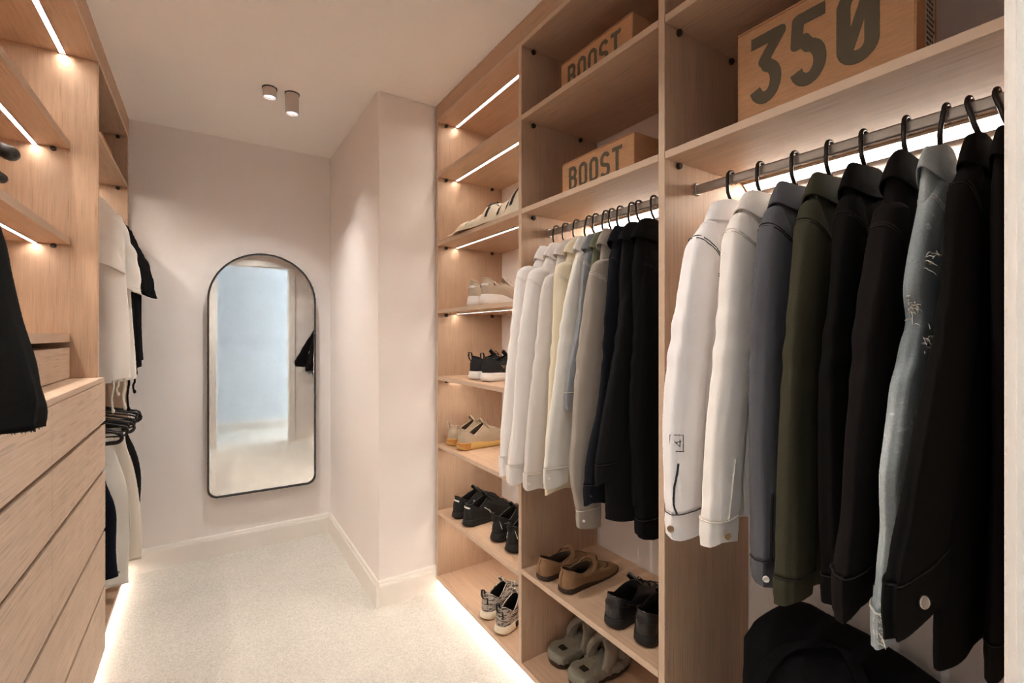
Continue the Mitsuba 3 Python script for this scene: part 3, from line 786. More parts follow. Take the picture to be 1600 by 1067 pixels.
pts = [sf(z, PI * 1.30 + w, .001) for z, w in ((zc + .14, .10), (zc + .08, 0), (zc + .03, -.05), (zc + .005, -.05))]
obj('cuff_opening', tube(smoothpath(pts, 24), .0024, 8), 'thread_black', k1)
p = sf(zc + .002, PI * 1.18, .0035); p[2] -= .032
obj('button', disc_on(p, [-.75, -.65, 0], .0065), 'button_white', t, label='pale cuff button')
rshirt('R4', 'jacket', 'olive green jacket between the slate blue shirt and black jackets', 'jacket', 'olive', .464, .464, hem=.85, th=.028, seam='thread_black', hemband=.045, cuff=.045, hl='olive green jacket')
rshirt('R5', 'jacket', 'plain black jacket directly in front of the olive green jacket', 'jacket', 'black_wash', .400, .402, hem=.88, th=.025, seam='thread_black', cuff=.05, hl='plain black jacket beside the olive one')
rshirt('R6', 'jacket', 'black denim jacket with deep cuff, directly behind the light blue ripped one', 'jacket', 'black_denim', .333, .333, hem=.88, th=.026, seam='thread_black', cuff=.06, hl='black denim jacket behind the ripped blue one')
t, sf, k1 = rshirt('R7', 'jacket', 'light blue ripped denim jacket among the black jackets', 'jacket', 'denim_light', .285, .276, hem=.88, th=.017, seam='thread_light', cuff=.05, hl='light blue ripped denim jacket')
for dq in (0, .10):
    obj('sleeve_seam', tube(np.array([sf(z_, PI * 1.62 + dq + .25 * (1.2 - z_), .0008) for z_ in np.linspace(1.25, .92, 30)]), .0011, 6), 'thread_black', k1)
# frayed threads at the torn places of the sleeve and the collar
fr_ = np.random.default_rng(3)
tufts = []
for (zz_, aa_, n_, sp_) in ((1.345, PI * .98, 26, .010), (1.295, PI * 1.35, 16, .014), (.875, PI * 1.0, 30, .012), (1.42, PI * 1.3, 12, .012)):
    for _ in range(n_):
        p = sf(zz_ + fr_.normal(0, sp_), aa_ + fr_.normal(0, .16), .0)
        d = np.array([fr_.normal(-.5, .4), fr_.normal(-.6, .4), fr_.normal(-.1, .5)])
        d /= np.linalg.norm(d)
        L_ = fr_.uniform(.006, .014)
        tufts.append(tube([p, p + d * L_ * .5 + [0, 0, .001], p + d * L_ + [0, 0, -.002]], [.0007, .0006, .0004], 5))
obj('frayed_threads', cat_(tufts), 'thread_light', k1, kind='stuff', label='frayed white threads')
t, sf, k1 = rshirt('R8', 'jacket', 'large black jacket in front of the ripped blue one, with a metal button', 'jacket', 'black_wash', .232, .246, hem=.86, th=.019, seam='thread_black', cuff=.075, hemband=.05, hl='large black jacket with the metal button', W=.20)
p = sf(ROWS['R8'][-1][1] + .079, PI * 1.42, .006); p[2] -= .035
obj('button', disc_on(p, [-.35, -.93, .1], .0085), 'button_metal', t, label='round metal button')
rshirt('R9', 'jacket', 'washed black jacket nearest the door frame, last on its rail', 'jacket', 'black_denim', .196, .212, hem=.86, th=.015, seam='thread_black', cuff=.05, hl='washed black jacket nearest the door frame')

# middle bay
M = [('M1', 'shirt', 'white cotton shirt hanging beside the shoe cabinet, first on its rail', 'cotton_white', 1.395, dict(hem=.83, hl='first white shirt beside the shoe cabinet')),
     ('M2', 'shirt', 'white cotton shirt with a loose cuff, second from the shoe cabinet', 'cotton_offwhite', 1.338, dict(hem=.86, hl='second white shirt from the shoe cabinet')),
     ('M3', 'shirt', 'pale grey striped shirt between the white shirts and the cream linen shirt', 'cotton_palegrey', 1.280, dict(hem=.86, hl='pale grey striped shirt')),
     ('M4', 'shirt', 'cream linen shirt with a coarse weave among the pale shirts', 'linen_cream', 1.226, dict(hem=.79, hl='cream linen shirt')),
     ('M5', 'shirt', 'warm white shirt with buttoned cuff in front of the cream linen shirt', 'cotton_warmwhite', 1.178, dict(hem=.86, hl='warm white shirt')),
     ('M6', 'shirt', 'grey blue chambray shirt between the pale shirts and the taupe one', 'chambray', 1.135, dict(hem=.86, hl='grey blue chambray shirt')),
     ('M8', 'shirt', 'taupe brown shirt with a long drooping sleeve', 'taupe', 1.066, dict(hem=.86, hl='taupe brown shirt')),
     ('M9', 'shirt', 'dark navy shirt directly in front of the taupe one', 'navy', 1.018, dict(hem=.80, hl='dark navy shirt')),
     ('M10', 'shirt', 'charcoal shirt with the shortest dark sleeve in the middle bay', 'charcoal', .977, dict(hem=.76, hl='charcoal shirt')),
     ('M11', 'jacket', 'black jacket with long sleeve hanging closest to the upright, last in the middle bay', 'black_cloth', .925, dict(hem=.80, hl='black jacket closest to the upright'))]
THK = {'M1': .024, 'M2': .024, 'M3': .023, 'M4': .021, 'M5': .018, 'M6': .017, 'M8': .021, 'M9': .018, 'M10': .018, 'M11': .024}
HOOKY = {'M1': 1.39, 'M2': 1.336, 'M3': 1.275, 'M4': 1.209, 'M5': 1.176, 'M6': 1.128, 'M8': 1.064, 'M9': 1.015, 'M10': .988, 'M11': .93}
for k, nm, lb, m, y, kw in M:
    t, sf, k1 = rshirt(k, nm, lb, 'jacket' if nm == 'jacket' else 'shirt', m, y, HOOKY[k], th=THK[k], seam='thread_black' if m in ('navy', 'charcoal', 'black_cloth') else 'thread_light', **kw)
    if m in ('navy', 'cotton_warmwhite', 'taupe', 'cotton_palegrey'):
        zc = ROWS[k][-1][1] + .055
        p = sf(zc + .002, PI * 1.25, .003); p[2] -= .028
        obj('button', disc_on(p, [-.6, -.8, 0], .0042), 'thread_black' if m == 'navy' else 'cotton_palegrey', t)
# olive shirt whose collar shows between the chambray and the taupe shirt
rows_o = [(c + .055, z, r) for c, z, r in ROWS['M6'][:5]] + [(1.06, .90, .045)]
hanger(1.100, XR_, 1.7035, -1, metal=True, group='hangers on the right hand rails', label='black hanger holding the olive green shirt')
garment('shirt', 'olive green shirt mostly hidden between the chambray and the taupe shirt', 'shirt', 'olive_light', 1.100, XR_, 1.603, rows_o, .88, th=.014, slot=SLOT['M7'], seed=77, group=GM, seam='thread_black')

# ------------------------------------------------------------------ cardboard boxes
def card(p, n, uv):
    fib = fbm(p.x * 60, p.y * 60, p.z * 240, octaves=3)
    sp = smoothstep(0.78, 0.9, noise(p.x * 900, p.y * 900, p.z * 900))
    return mi.Color3f(0.45, 0.255, 0.14) * (0.86 + 0.26 * fib) * (1 - 0.25 * sp)
mat('cardboard', proc(card), 0.85, 0.1)
mat('print_grey', (0.10, 0.085, 0.06), 0.8, 0.1)
mat('paper_label', (0.55, 0.52, 0.47), 0.7, 0.15)
def stroke(lines, w, flat=True):
    return unary_union([LineString(l).buffer(w / 2, cap_style=2 if flat else 1, join_style=1, resolution=12) for l in lines])
def arcp(cx, cy, rx, ry, a0, a1, n=20):
    return [(cx + rx * math.cos(a), cy + ry * math.sin(a)) for a in np.linspace(math.radians(a0), math.radians(a1), n)]
def glyph(ch, w=.15):
    """Condensed sign letters one unit tall, with their strokes inside the box."""
    h = w / 2
    W = .50
    r = W / 2 - h
    if ch == 'O' or ch == '0':
        q = [(h, .25 + h * 0)] + arcp(W / 2, 1 - h - r, r, r, 180, 0) + arcp(W / 2, h + r, r, r, 0, -180)
        g = stroke([q + [q[1]]], w)
        return g, W
    if ch == 'B':
        a = arcp(W - h - .17, .75 - .0 - h * .5, .17, .25 - h * .5, 90, -90)
        a1 = [(h, 1 - h), (W - h - .17, 1 - h)] + arcp(W - h - .17, 1 - h - .195, .15, .195, 90, -90) + [(h, 1 - h - .39)]
        a2 = [(h, .535), (W - h - .17, .535)] + arcp(W - h - .17, h + .23, .17, .23, 90, -90) + [(h, h)]
        return stroke([a1, a2, [(h, 0), (h, 1)]], w), W
    if ch == 'S':
        r1 = .215 - .0
        q = arcp(W / 2, 1 - h - r, r, r, 15, 180, 16) + arcp(W / 2 + .02, .62, r + .02, .12, 180, 250, 8) + [(W / 2 + .02, .49)] + arcp(W / 2 - .02, .36, r + .02, .13, 70, 0, 8) + arcp(W / 2, h + r, r, r, 0, -165, 16)
        return stroke([q], w), W
    if ch == 'T':
        return stroke([[(0, 1 - h), (W, 1 - h)], [(W / 2, 0), (W / 2, 1 - h)]], w), W
    if ch == '3':
        q = [(.03, 1 - h), (W - .02, 1 - h), (W * .46, .60), (W * .52, .585)] + arcp(W / 2 - .005, h + r + .045, r + .0, r + .06, 78, -160, 24)
        return stroke([q], w, True), W
    if ch == '5':
        q = [(W - .02, 1 - h), (h + .03, 1 - h), (h + .01, .60), (.20, .615)] + arcp(W / 2 - .005, h + r + .045, r, r + .06, 85, -160, 24)
        return stroke([q], w, True), W
    if ch == 'Z':     # zero with a slash
        g, _ = glyph('0', w)
        return unary_union([g, LineString([(.14, .20), (.36, .80)]).buffer(w * .40, cap_style=2)]), W
def lettering(s, w=.15, gap=.12):
    x, out = 0, []
    for c in s:
        g, W = glyph(c, w)
        out.append(affinity.translate(g, x, 0)); x += W + gap
    g = unary_union(out)
    return g, x - gap
def carton(label, x0, y0, z0, dx, dy, dz, text, th_, tstart, tz, room=-1, turn=0.0, tw=None, w=.15):
    """A shoe carton whose front faces the room; y0 is the end seen on the left."""
    t = thing('cardboard_box', label, 'box')
    c = np.array([x0 - room * dx / 2, y0 - dy / 2 * (1 if room < 0 else -1), z0])
    ca, sa = math.cos(turn), math.sin(turn)
    Rm = np.array([[ca, -sa, 0], [sa, ca, 0], [0, 0, 1]])
    def put(m): return place(m, mat4(Rm[:, 0], Rm[:, 1], Rm[:, 2], c))
    lid = .030
    obj('tray', put(bx(-dx / 2 + .0015, dx / 2 - .0015, -dy / 2 + .0015, dy / 2 - .0015, .0, dz - .004, .001)), 'cardboard', t)
    obj('lid', put(bx(-dx / 2, dx / 2, -dy / 2, dy / 2, dz - .003, dz, .001)), 'cardboard', t)
    for s in (-1, 1):
        obj('end_flap', put(bx(-dx / 2 + .002, dx / 2 - .002, s * (dy / 2 - .0012), s * (dy / 2 + .0006), .004, dz - .004, .0004)), 'cardboard', t)
    g, W = lettering(text, w)
    sx = th_ if tw is None else tw / W
    g = affinity.scale(g, sx, th_, origin=(0, 0))
    if room < 0:
        M = mat4([0, -1, 0], [0, 0, 1], [-1, 0, 0], [-dx / 2 + .0010, dy / 2 - tstart, tz])
    else:
        M = mat4([0, 1, 0], [0, 0, 1], [1, 0, 0], [dx / 2 - .0010, -dy / 2 + tstart, tz])
    for q, ch in zip(sorted(getattr(g, 'geoms', [g]), key=lambda q: q.bounds[0]), text.replace('Z', '0')):
        obj('letter', put(place(extrude(q, .0005), M)), 'print_grey', t, label='large grey printed ' + ch)
    # paper label with rows of small print on the end towards the door
    yl = -dy / 2 - .0008
    lb = obj('paper_label', put(bx(-dx / 2 + .10 if dx > .15 else -dx / 2 + .045, min(dx / 2 - .012, -dx / 2 + .175), yl - .0002, yl + .0004, .03, dz - .030 if dz < .15 else dz - .05, 0)), 'paper_label', t, label='small paper label')
    xa, xb = (-dx / 2 + .104 if dx > .15 else -dx / 2 + .049), min(dx / 2 - .016, -dx / 2 + .171)
    rows_ = []
    rr = np.random.default_rng(int(y0 * 1000))
    zt = dz - .036 if dz < .15 else dz - .056
    while zt > .040:
        x_ = xa
        while x_ < xb - .006:
            l_ = rr.uniform(.004, .012)
            rows_.append(bx(x_, min(x_ + l_, xb), yl - .0006, yl - .0001, zt - .005, zt, 0)); x_ += l_ + .003
        zt -= .010
    obj('small_print', put(cat_(rows_)), 'print_grey', lb, kind='stuff')
    return t
carton('brown cardboard box printed BOOST on the middle shelf, directly above the pale shirts', 1.03, 1.262, 1.7695, .205, .325, .118, 'BOOST', .080, .036, .016, tw=.243)
carton('brown cardboard box printed BOOST on the topmost shelf, high in dim light', 1.03, 1.268, 2.1175, .205, .325, .118, 'BOOST', .080, .036, .016, tw=.243, turn=.0)
carton('large brown cardboard box printed 350 above the denim jackets', 1.03, .622, 1.7695, .105, .325, .222, '35Z', .152, .028, .044, tw=.245, w=.17)
carton('brown cardboard box on the high shelf of the far left hanging bay', -.40, 2.775, 2.1045, .205, .325, .118, 'BOOST', .080, .036, .016, room=1, tw=.243)

# ------------------------------------------------------------------ shoes
mat('rubber_white', (0.74, 0.71, 0.68), 0.5, 0.3); mat('rubber_black', (0.012, 0.012, 0.012), 0.5, 0.3); mat('rubber_cream', (0.70, 0.62, 0.48), 0.5, 0.3)
mat('rubber_gum', (0.55, 0.36, 0.12), 0.4, 0.4); mat('rubber_amber', (0.46, 0.21, 0.055), 0.4, 0.4); mat('rubber_brown', (0.035, 0.022, 0.015), 0.5, 0.3)
mat('mesh_beige', (0.44, 0.36, 0.28), 0.9, 0.1, sheen=.2); mat('knit_sand', (0.42, 0.335, 0.25), 0.95, 0.05, sheen=.3)
mat('knit_dark', (0.020, 0.020, 0.021), 0.8, 0.15, sheen=.2); mat('shoe_black', (0.012, 0.012, 0.012), 0.55, 0.25); mat('lining_dark', (0.012, 0.011, 0.010), 0.95, 0.02)
mat('lining_tan', (0.06, 0.04, 0.028), 0.95, 0.02); mat('leather_black', (0.010, 0.009, 0.010), 0.28, 0.5); mat('stripe_white', (0.62, 0.60, 0.57), 0.6, 0.2)
mat('suede', (0.215, 0.125, 0.068), 0.95, 0.05, sheen=.4); mat('suede_seam', (0.10, 0.055, 0.03), 0.95, 0.05)
def camo(p, n, uv):
    a = fbm(p.x * 55, p.y * 55, p.z * 150, octaves=2)
    s = smoothstep(0.46, 0.52, noise(p.x * 60 + 5, p.y * 120, p.z * 330))
    return mix((0.36, 0.315, 0.275), (0.07, 0.06, 0.055), s * smoothstep(.42, .56, a))
mat('knit_pattern', proc(camo), 0.9, 0.08, sheen=.2)
mat('fleece', (0.23, 0.205, 0.17), 1.0, 0.02, sheen=1.0); mat('fleece_green', (0.215, 0.205, 0.165), 1.0, 0.02, sheen=1.0); mat('patch_dark', (0.025, 0.022, 0.015), 0.7, 0.1)
mat('lace_sand', (0.36, 0.28, 0.20), .8, .1); mat('lace_black', (0.014, 0.014, 0.014), .8, .1); mat('lace_white', (0.60, 0.57, 0.53), .8, .1)

def foot_outline(L, wf, wh, n=72, mirror=1):
    """The sole's outline, heel at x = 0, toe at x = L."""
    a = np.linspace(0, 2 * PI, n, endpoint=False)
    c = (1 - np.cos(a)) / 2                              # 0 at heel, 1 at toe
    x = L * c
    u = c
    hw = np.interp(u, [0, .04, .12, .25, .42, .55, .70, .82, .92, .975, 1], [0, .55 * wh, .90 * wh, wh, .5 * (wh + wf) * .93, .97 * wf, wf, .93 * wf, .70 * wf, .38 * wf, 0])
    hw = np.where(u < .5, np.sqrt(np.clip(1 - (1 - np.clip(u / .13, 0, 1)) ** 2, 0, 1)) * np.interp(u, [0, .25, .42, .5], [wh, wh, .5 * (wh + wf) * .95, .96 * wf]), np.sqrt(np.clip(1 - (np.clip((u - .70) / .30, 0, 1)) ** 2.3, 0, 1)) * np.interp(u, [.5, .65, 1], [.96 * wf, wf, .98 * wf]))
    s = np.where(a <= PI, 1, -1)
    mid = mirror * .006 * np.sin(np.clip((u - .35) / .65, 0, 1) * PI)
    return np.stack([x, s * hw + mid, np.zeros(n)], 1)

def shoe(name, label, cat, at, yaw, L=.29, wf=.041, wh=.033, sole=(.030, .022), heel_h=.098, vamp=.46, open0=.012, open_w=.031, top_front=.092, toe_h=.052, mats=None, kind='sneaker', mirror=1, group=None,
         spring=.010, laces=6, lace_m='lace_black', tongue=True, loop=None, stripes=None, seed=0, fluff=0, heel_tab=None, flare=1.06, dip=.012, back_notch=0):
    m_sole, m_up, m_lin = mats
    t = thing(name, label, cat, group)
    M = T().translate([float(v) for v in at]).rotate([0, 0, 1], math.degrees(yaw))
    def o(nm, me, mt, par=None, sm=True, **k): return obj(nm, me, mt, par or t, smooth=sm, to_world=M, **k)
    n = 72
    base = foot_outline(L, wf, wh, n, mirror)
    u = base[:, 0] / L
    zb = spring * np.clip((u - .72) / .28, 0, 1) ** 2 + .004 * np.clip((.07 - u) / .07, 0, 1)
    zt = sole[0] + (sole[1] - sole[0]) * smooth01((u - .25) / .4) + spring * .8 * np.clip((u - .72) / .28, 0, 1) ** 2
    ctr = np.array([L * .5, 0, 0])
    def ringat(f, zz, fx=None):
        q = ctr + (base - ctr) * np.array([(fx or f), f, 1]); q[:, 2] = zz
        return q
    rings = [ringat(.90, zb, .955), ringat(.98, zb + .0012, .985), ringat(1.0 * flare, zb + (zt - zb) * .22, 1.0 + (flare - 1) * .4), ringat(1.0 * (1 + (flare - 1) * .8), zb + (zt - zb) * .55, 1.0 + (flare - 1) * .2), ringat(1.0, zb + (zt - zb) * .93), ringat(.975, zt, .985)]
    k_sole = o('sole', fix(skin(np.array(rings))), m_sole, sm=50)
    # --- upper: from the sole's edge to the rim of the opening
    al = np.linspace(0, 2 * PI, n, endpoint=False)
    c = (1 - np.cos(al)) / 2
    x0_, x1_ = open0 * 1.0, vamp * L
    ox = x0_ + (x1_ - x0_) * c
    s_ = np.where(al <= PI, 1, -1)
    ow = open_w * np.sqrt(np.clip(1 - (2 * np.clip(c, 0, 1) - 1) ** 2, 0, 1)) ** .75 * np.interp(c, [0, .35, 1], [.95, 1, .80])
    oz = np.interp(c, [0, .12, .45, .75, 1], [heel_h, heel_h - .004, heel_h - dip - .012, (heel_h - dip + top_front) / 2 - .004, top_front])
    oz = oz - back_notch * np.exp(-(c / .05) ** 2)
    P1 = np.stack([ox, s_ * ow + mirror * .004 * c, oz], 1)
    P0 = ringat(.965, zt - .004, .975)
    V = 18
    grid = np.zeros((V, n, 3))
    for i, v in enumerate(np.linspace(0, 1, V)):
        up = np.interp(c, [0, .1, .5, .8, 1], [.75, .72, .72, .80, .90])
        A = P0 + np.stack([np.where(c < .08, -.004, .002 * (c > .9)), s_ * .0 * np.sqrt(np.clip(np.sin(al) * s_, 0, 1)), np.interp(c, [0, .45, .75, 1], [.055, .038, .040, toe_h - .020])], 1)
        B = P1 + np.stack([np.where(c > .5, (c - .5) * 2 * .24 * L, 0), s_ * (.004 + .004 * np.sin(np.clip(c, 0, 1) * PI)), np.interp(c, [0, .4, .7, 1], [-.030, -.014, -.008, -.030])], 1)
        grid[i] = (1 - v) ** 3 * P0 + 3 * (1 - v) ** 2 * v * A + 3 * (1 - v) * v * v * B + v ** 3 * P1
    if fluff:
        grid += fluff * (meshkit.noise(grid.reshape(-1, 3) * 160, seed).reshape(V, n, 1) - .5)
    inner = grid[::-1] + (ctr + [0, 0, .03] - grid[::-1]) * np.array([.035, .06, .02])
    lip = P1 + np.array([0, 0, .0016])
    up_ = np.concatenate([grid, lip[None]], 0)
    outer = skin(up_, caps=False)
    k_up = o('upper', outer, m_up, sm=True)
    lin = skin(np.concatenate([lip[None], P1[None] + (ctr * [vamp, 0, 0] + [0, 0, .05] - P1[None]) * [.05, .08, 0], (P1 * [1, .86, 1] - [0, 0, .02])[None], (ringat(.80, zt + .006, .82) * [.62, 1, 1] + [.012, 0, 0])[None]], 0), caps=False)
    fl = ringat(.80, zt + .006, .82) * [.62, 1, 1] + [.012, 0, 0]
    lin = cat_([lin, trimesh.Trimesh(np.vstack([fl, fl.mean(0)]), [[n, i, (i + 1) % n] for i in range(n)], process=False)])
    o('lining', lin, m_lin, k_up, sm=60)
    o('rim', tube(lip + np.array([0, 0, .0005]), .0024 if kind != 'dress' else .0014, 7, closed=True), m_up if kind != 'knit' else m_up, k_up, sm=40)
    def sf(v, ang, out=.001):
        q = (ang % (2 * PI)) / (2 * PI) * n
        j = int(q) % n; f = q - int(q)
        vi = np.clip(v, 0, 1) * (V - 1)
        i = min(int(vi), V - 2); g = vi - i
        pa = grid[i, j] * (1 - f) + grid[i, (j + 1) % n] * f
        pb = grid[i + 1, j] * (1 - f) + grid[i + 1, (j + 1) % n] * f
        p = pa * (1 - g) + pb * g
        nrm = np.cross(grid[i, (j + 1) % n] - grid[i, j], grid[i + 1, j] - grid[i, j])
        nrm = nrm / (np.linalg.norm(nrm) + 1e-9)
        if nrm @ (p - np.array([p[0], 0, .03])) < 0: nrm = -nrm
        return p + nrm * out
    if tongue:
        w_ = open_w * .62
        G_ = np.zeros((9, 9, 3))
        for i, a_ in enumerate(np.linspace(0, 1, 9)):
            for j, b_ in enumerate(np.linspace(-1, 1, 9)):
                G_[i, j] = [x1_ + .020 - .040 * a_, b_ * w_ * (1 - .15 * a_), top_front - .012 + .040 * a_ - .012 * b_ * b_]
        o('tongue', sheet(G_, .004), m_up, k_up, sm=40)
    if laces:
        lc = []
        for k in range(laces):
            v = .92 - .50 * k / max(laces - 1, 1)
            d = .55 + .06 * k / laces
            a_, b_ = sf(v, PI - d * (.55 + .0 * k), .0015), sf(v - .02, PI + d * .55, .0015)
            mid_ = sf(v - .01, PI, .0035)
            lc.append(tube(smoothpath([a_, mid_, b_], 9), .0019, 6))
        kk = top_front + .006
        for s in (-1, 1):
            lc.append(tube(smoothpath([[x1_ + .006, s * .004, kk], [x1_ - .004, s * .018, kk + .014], [x1_ + .004, s * .030, kk + .002], [x1_ + .012, s * .018, kk - .004], [x1_ + .008, s * .003, kk]], 22), .0016, 6))
            lc.append(tube(smoothpath([[x1_ + .006, s * .004, kk], [x1_ + .022, s * .020, kk - .006], [x1_ + .034, s * .034, kk - .026]], 12), .0015, 6))
        o('laces', cat_(lc), lace_m, k_up, sm=40)
    if loop:
        zt_ = heel_h
        P_ = smoothpath([[.004, 0, zt_ - .020], [-.008, 0, zt_ + .004], [-.006, 0, zt_ + .020], [.006, 0, zt_ + .018], [.010, 0, zt_ - .002]], 18)
        rg_ = []
        for w2 in (-.005, .005):
            rg_.append(P_ + np.array([0, w2, 0]))
        o('heel_loop', sheet(np.array(rg_), .0022), loop, k_up, sm=40)
    if stripes:
        for (v0, v1, a0, a1, wd, mt) in stripes:
            N_ = 12
            g2 = np.array([[sf(v0 + (v1 - v0) * q, a0 + (a1 - a0) * q + e, .0012) for q in np.linspace(0, 1, N_)] for e in (-wd, wd)])
            o('stripe', sheet(g2, .0010), mt, k_up, sm=40)
    if heel_tab:
        g2 = np.array([[sf(v, e, .0016) for e in np.linspace(-.50, .50, 13)] for v in np.linspace(heel_tab[1], heel_tab[2], 5)])
        o('heel_tab', sheet(g2, .0018), heel_tab[0], k_up, sm=40)
    return t, o, sf, k_up, k_sole
def smooth01(x):
    x = np.clip(x, 0, 1); return x * x * (3 - 2 * x)

Z_ = lambda i: levels[i] + ST + .0006
ZBASE = .0786
# white chunky sneakers
for i, (y, w_, yw) in enumerate(((1.932, 'nearer the projecting wall', .02), (1.810, 'nearer the hanging shirts', .04))):
    t, o, sf, ku, ks = shoe('sneaker', f'chunky white and beige sneaker with a thick sole, the one {w_}', 'shoe', (1.02, y, Z_(3)), yw, sole=(.052, .026), heel_h=.122, top_front=.105, mats=('rubber_white', 'mesh_beige', 'lining_dark'), lace_m='lace_white', mirror=1 if i else -1, flare=1.14, group=None, dip=.020,
        stripes=[(.55, .95, .95, 1.15, .05, 'rubber_brown'), (.55, .95, 2 * PI - .95, 2 * PI - 1.15, .05, 'rubber_brown'), (.50, .50, 2 * PI - .22, 2 * PI - .62, .085, 'stripe_white'), (.5, .5, .22, .62, .085, 'stripe_white')], heel_tab=('stripe_white', .40, .60))
    o('outsole', fix(skin(np.array([foot_outline(.285, .048, .036) * [.98, .9, 1] + [.008, 0, z] for z in (.0, .004)]))), 'rubber_black', ks, sm=40)
# black sneakers with white soles
for i, (y, w_, yw) in enumerate(((1.936, 'nearer the projecting wall', .02), (1.822, 'nearer the hanging shirts', .02))):
    shoe('sneaker', f'black knit sneaker with thick white sole, the one {w_}', 'shoe', (1.03, y, Z_(2)), yw, sole=(.040, .026), heel_h=.108, top_front=.112, mats=('rubber_white', 'knit_dark', 'lining_dark'), lace_m='lace_black', mirror=1 if i else -1, loop='knit_dark', flare=1.12,
        stripes=[(.25, .62, 2 * PI - (1.25 + .12 * k), 2 * PI - (1.35 + .12 * k), .022, 'lace_sand') for k in range(5)])
# sand knit sneakers with amber soles
for i, (y, w_, yw) in enumerate(((2.122, 'nearer the projecting wall', .03), (2.012, 'nearer the hanging shirts', .05))):
    t, o, sf, ku, ks = shoe('sneaker', f'sand knit sneaker with a yellow gum sole, the one {w_}', 'shoe', (1.005, y, Z_(1)), yw, sole=(.036, .026), heel_h=.098, top_front=.112, mats=('rubber_gum', 'knit_sand', 'lining_tan'), lace_m='lace_sand', mirror=1 if i else -1, loop='knit_sand', flare=1.10, dip=.022, kind='knit', vamp=.50)
    b_ = foot_outline(.29, .041, .033)
    hb = b_[(b_[:, 0] < .055)]; hb = hb[np.argsort(hb[:, 1])]
    g2 = np.array([hb * [1, 1.10, 1] + [-.0022, 0, z] for z in (.006, .020, .034)])
    o('heel_cap', sheet(g2, .002), 'rubber_amber', ks, sm=40, label='orange amber heel')
# black running shoes, two pairs
for i, (y, w_, yw) in enumerate(((2.050, 'nearer the projecting wall', .12), (1.938, 'beside the second black pair', .14))):
    shoe('sneaker', f'black running shoe with a thin white sole line, the one {w_}', 'shoe', (1.0, y, Z_(0)), yw, sole=(.032, .024), heel_h=.100, top_front=.112, mats=('rubber_black', 'shoe_black', 'lining_dark'), mirror=1 if i else -1, flare=1.10,
        stripes=[(.20, .80, 2 * PI - (1.52), 2 * PI - (1.70), .020, 'stripe_white')], heel_tab=('stripe_white', .72, .86))
for i, (y, w_, yw) in enumerate(((1.724, 'standing beside the running shoe', .26), (1.603, 'nearest the upright', .30))):
    shoe('sneaker', f'black strapped sneaker with white flecks on its heel, the one {w_}', 'shoe', (1.03, y, Z_(0)), yw, sole=(.036, .024), heel_h=.105, top_front=.116, mats=('rubber_black', 'shoe_black', 'lining_dark'), mirror=1 if i else -1, flare=1.12,
        stripes=[(.18, .75, .25, .10, .020, 'stripe_white'), (.20, .80, 2 * PI - .55, 2 * PI - .45, .014, 'stripe_white'), (.55, .62, 2 * PI - .85, 2 * PI - 1.25, .05, 'stripe_white')], loop='shoe_black')
# patterned grey sneakers
for i, (y, w_, yw) in enumerate(((1.748, 'farther from the upright', .28), (1.625, 'touching the upright side', .34))):
    t, o, sf, ku, ks = shoe('sneaker', f'grey patterned knit sneaker with cream sole, the one {w_}', 'shoe', (.992, y, ZBASE), yw, sole=(.034, .026), heel_h=.108, top_front=.112, mats=('rubber_cream', 'knit_pattern', 'lining_dark'), mirror=1 if i else -1, loop='knit_dark', lace_m='lace_sand', flare=1.10, dip=.024, vamp=.46,
        stripes=[(.30, .74, 2 * PI - .30, 2 * PI - .30, .06, 'knit_dark')])
    b_ = foot_outline(.29, .041, .033)
    for s in (-1, 1):
        hb = b_[(b_[:, 0] > .062) & (b_[:, 0] < .135) & (b_[:, 1] * s > 0)]; hb = hb[np.argsort(hb[:, 0])]
        g2 = np.array([hb * [1, 1.10, 1] + [0, s * .0012, z] for z in (.012, .022, .032)])
        o('sole_plug', sheet(g2, .003), 'rubber_black', ks, sm=40, label='black ribbed block in the sole')
# brown suede loafers
ZLOW = .410 + ST + .0006
for i, (y, x, w_, yw) in enumerate(((1.338, .985, 'nearer the shoe cabinet', .06), (1.230, .998, 'beside the black leather shoes', .08))):
    t, o, sf, ku, ks = shoe('loafer', f'brown suede loafer with dark thin heel, the one {w_}', 'shoe', (x, y, ZLOW), yw, L=.285, wf=.043, wh=.033, sole=(.018, .008), heel_h=.075, top_front=.060, toe_h=.040, vamp=.54, open_w=.032, mats=('rubber_brown', 'suede', 'lining_tan'), kind='dress', laces=0, tongue=False, mirror=1 if i else -1, flare=1.02, spring=.006, dip=.014)
    x1_ = .54 * .285
    for s in (-1, 1):
        P_ = smoothpath([[x1_ - .030, s * .036, .050], [x1_ - .016, s * .030, .066], [x1_ - .008, s * .014, .078], [x1_ - .004, 0, .081]], 14)
        o('strap', sheet(np.array([P_ + [-.007, 0, 0], P_ + [.010, 0, .001]]), .003), 'suede', ku, sm=40)
    ap = np.array([sf(.50 + .10 * math.cos(q * 1.0), PI + q, .001) for q in np.linspace(-.95, .95, 30)])
    o('apron_seam', tube(ap, .0013, 6), 'suede_seam', ku, sm=40)
    o('back_seam', tube(np.array([sf(v, 0, .0006) for v in np.linspace(.05, .97, 12)]), .0010, 6), 'suede_seam', ku, sm=40)
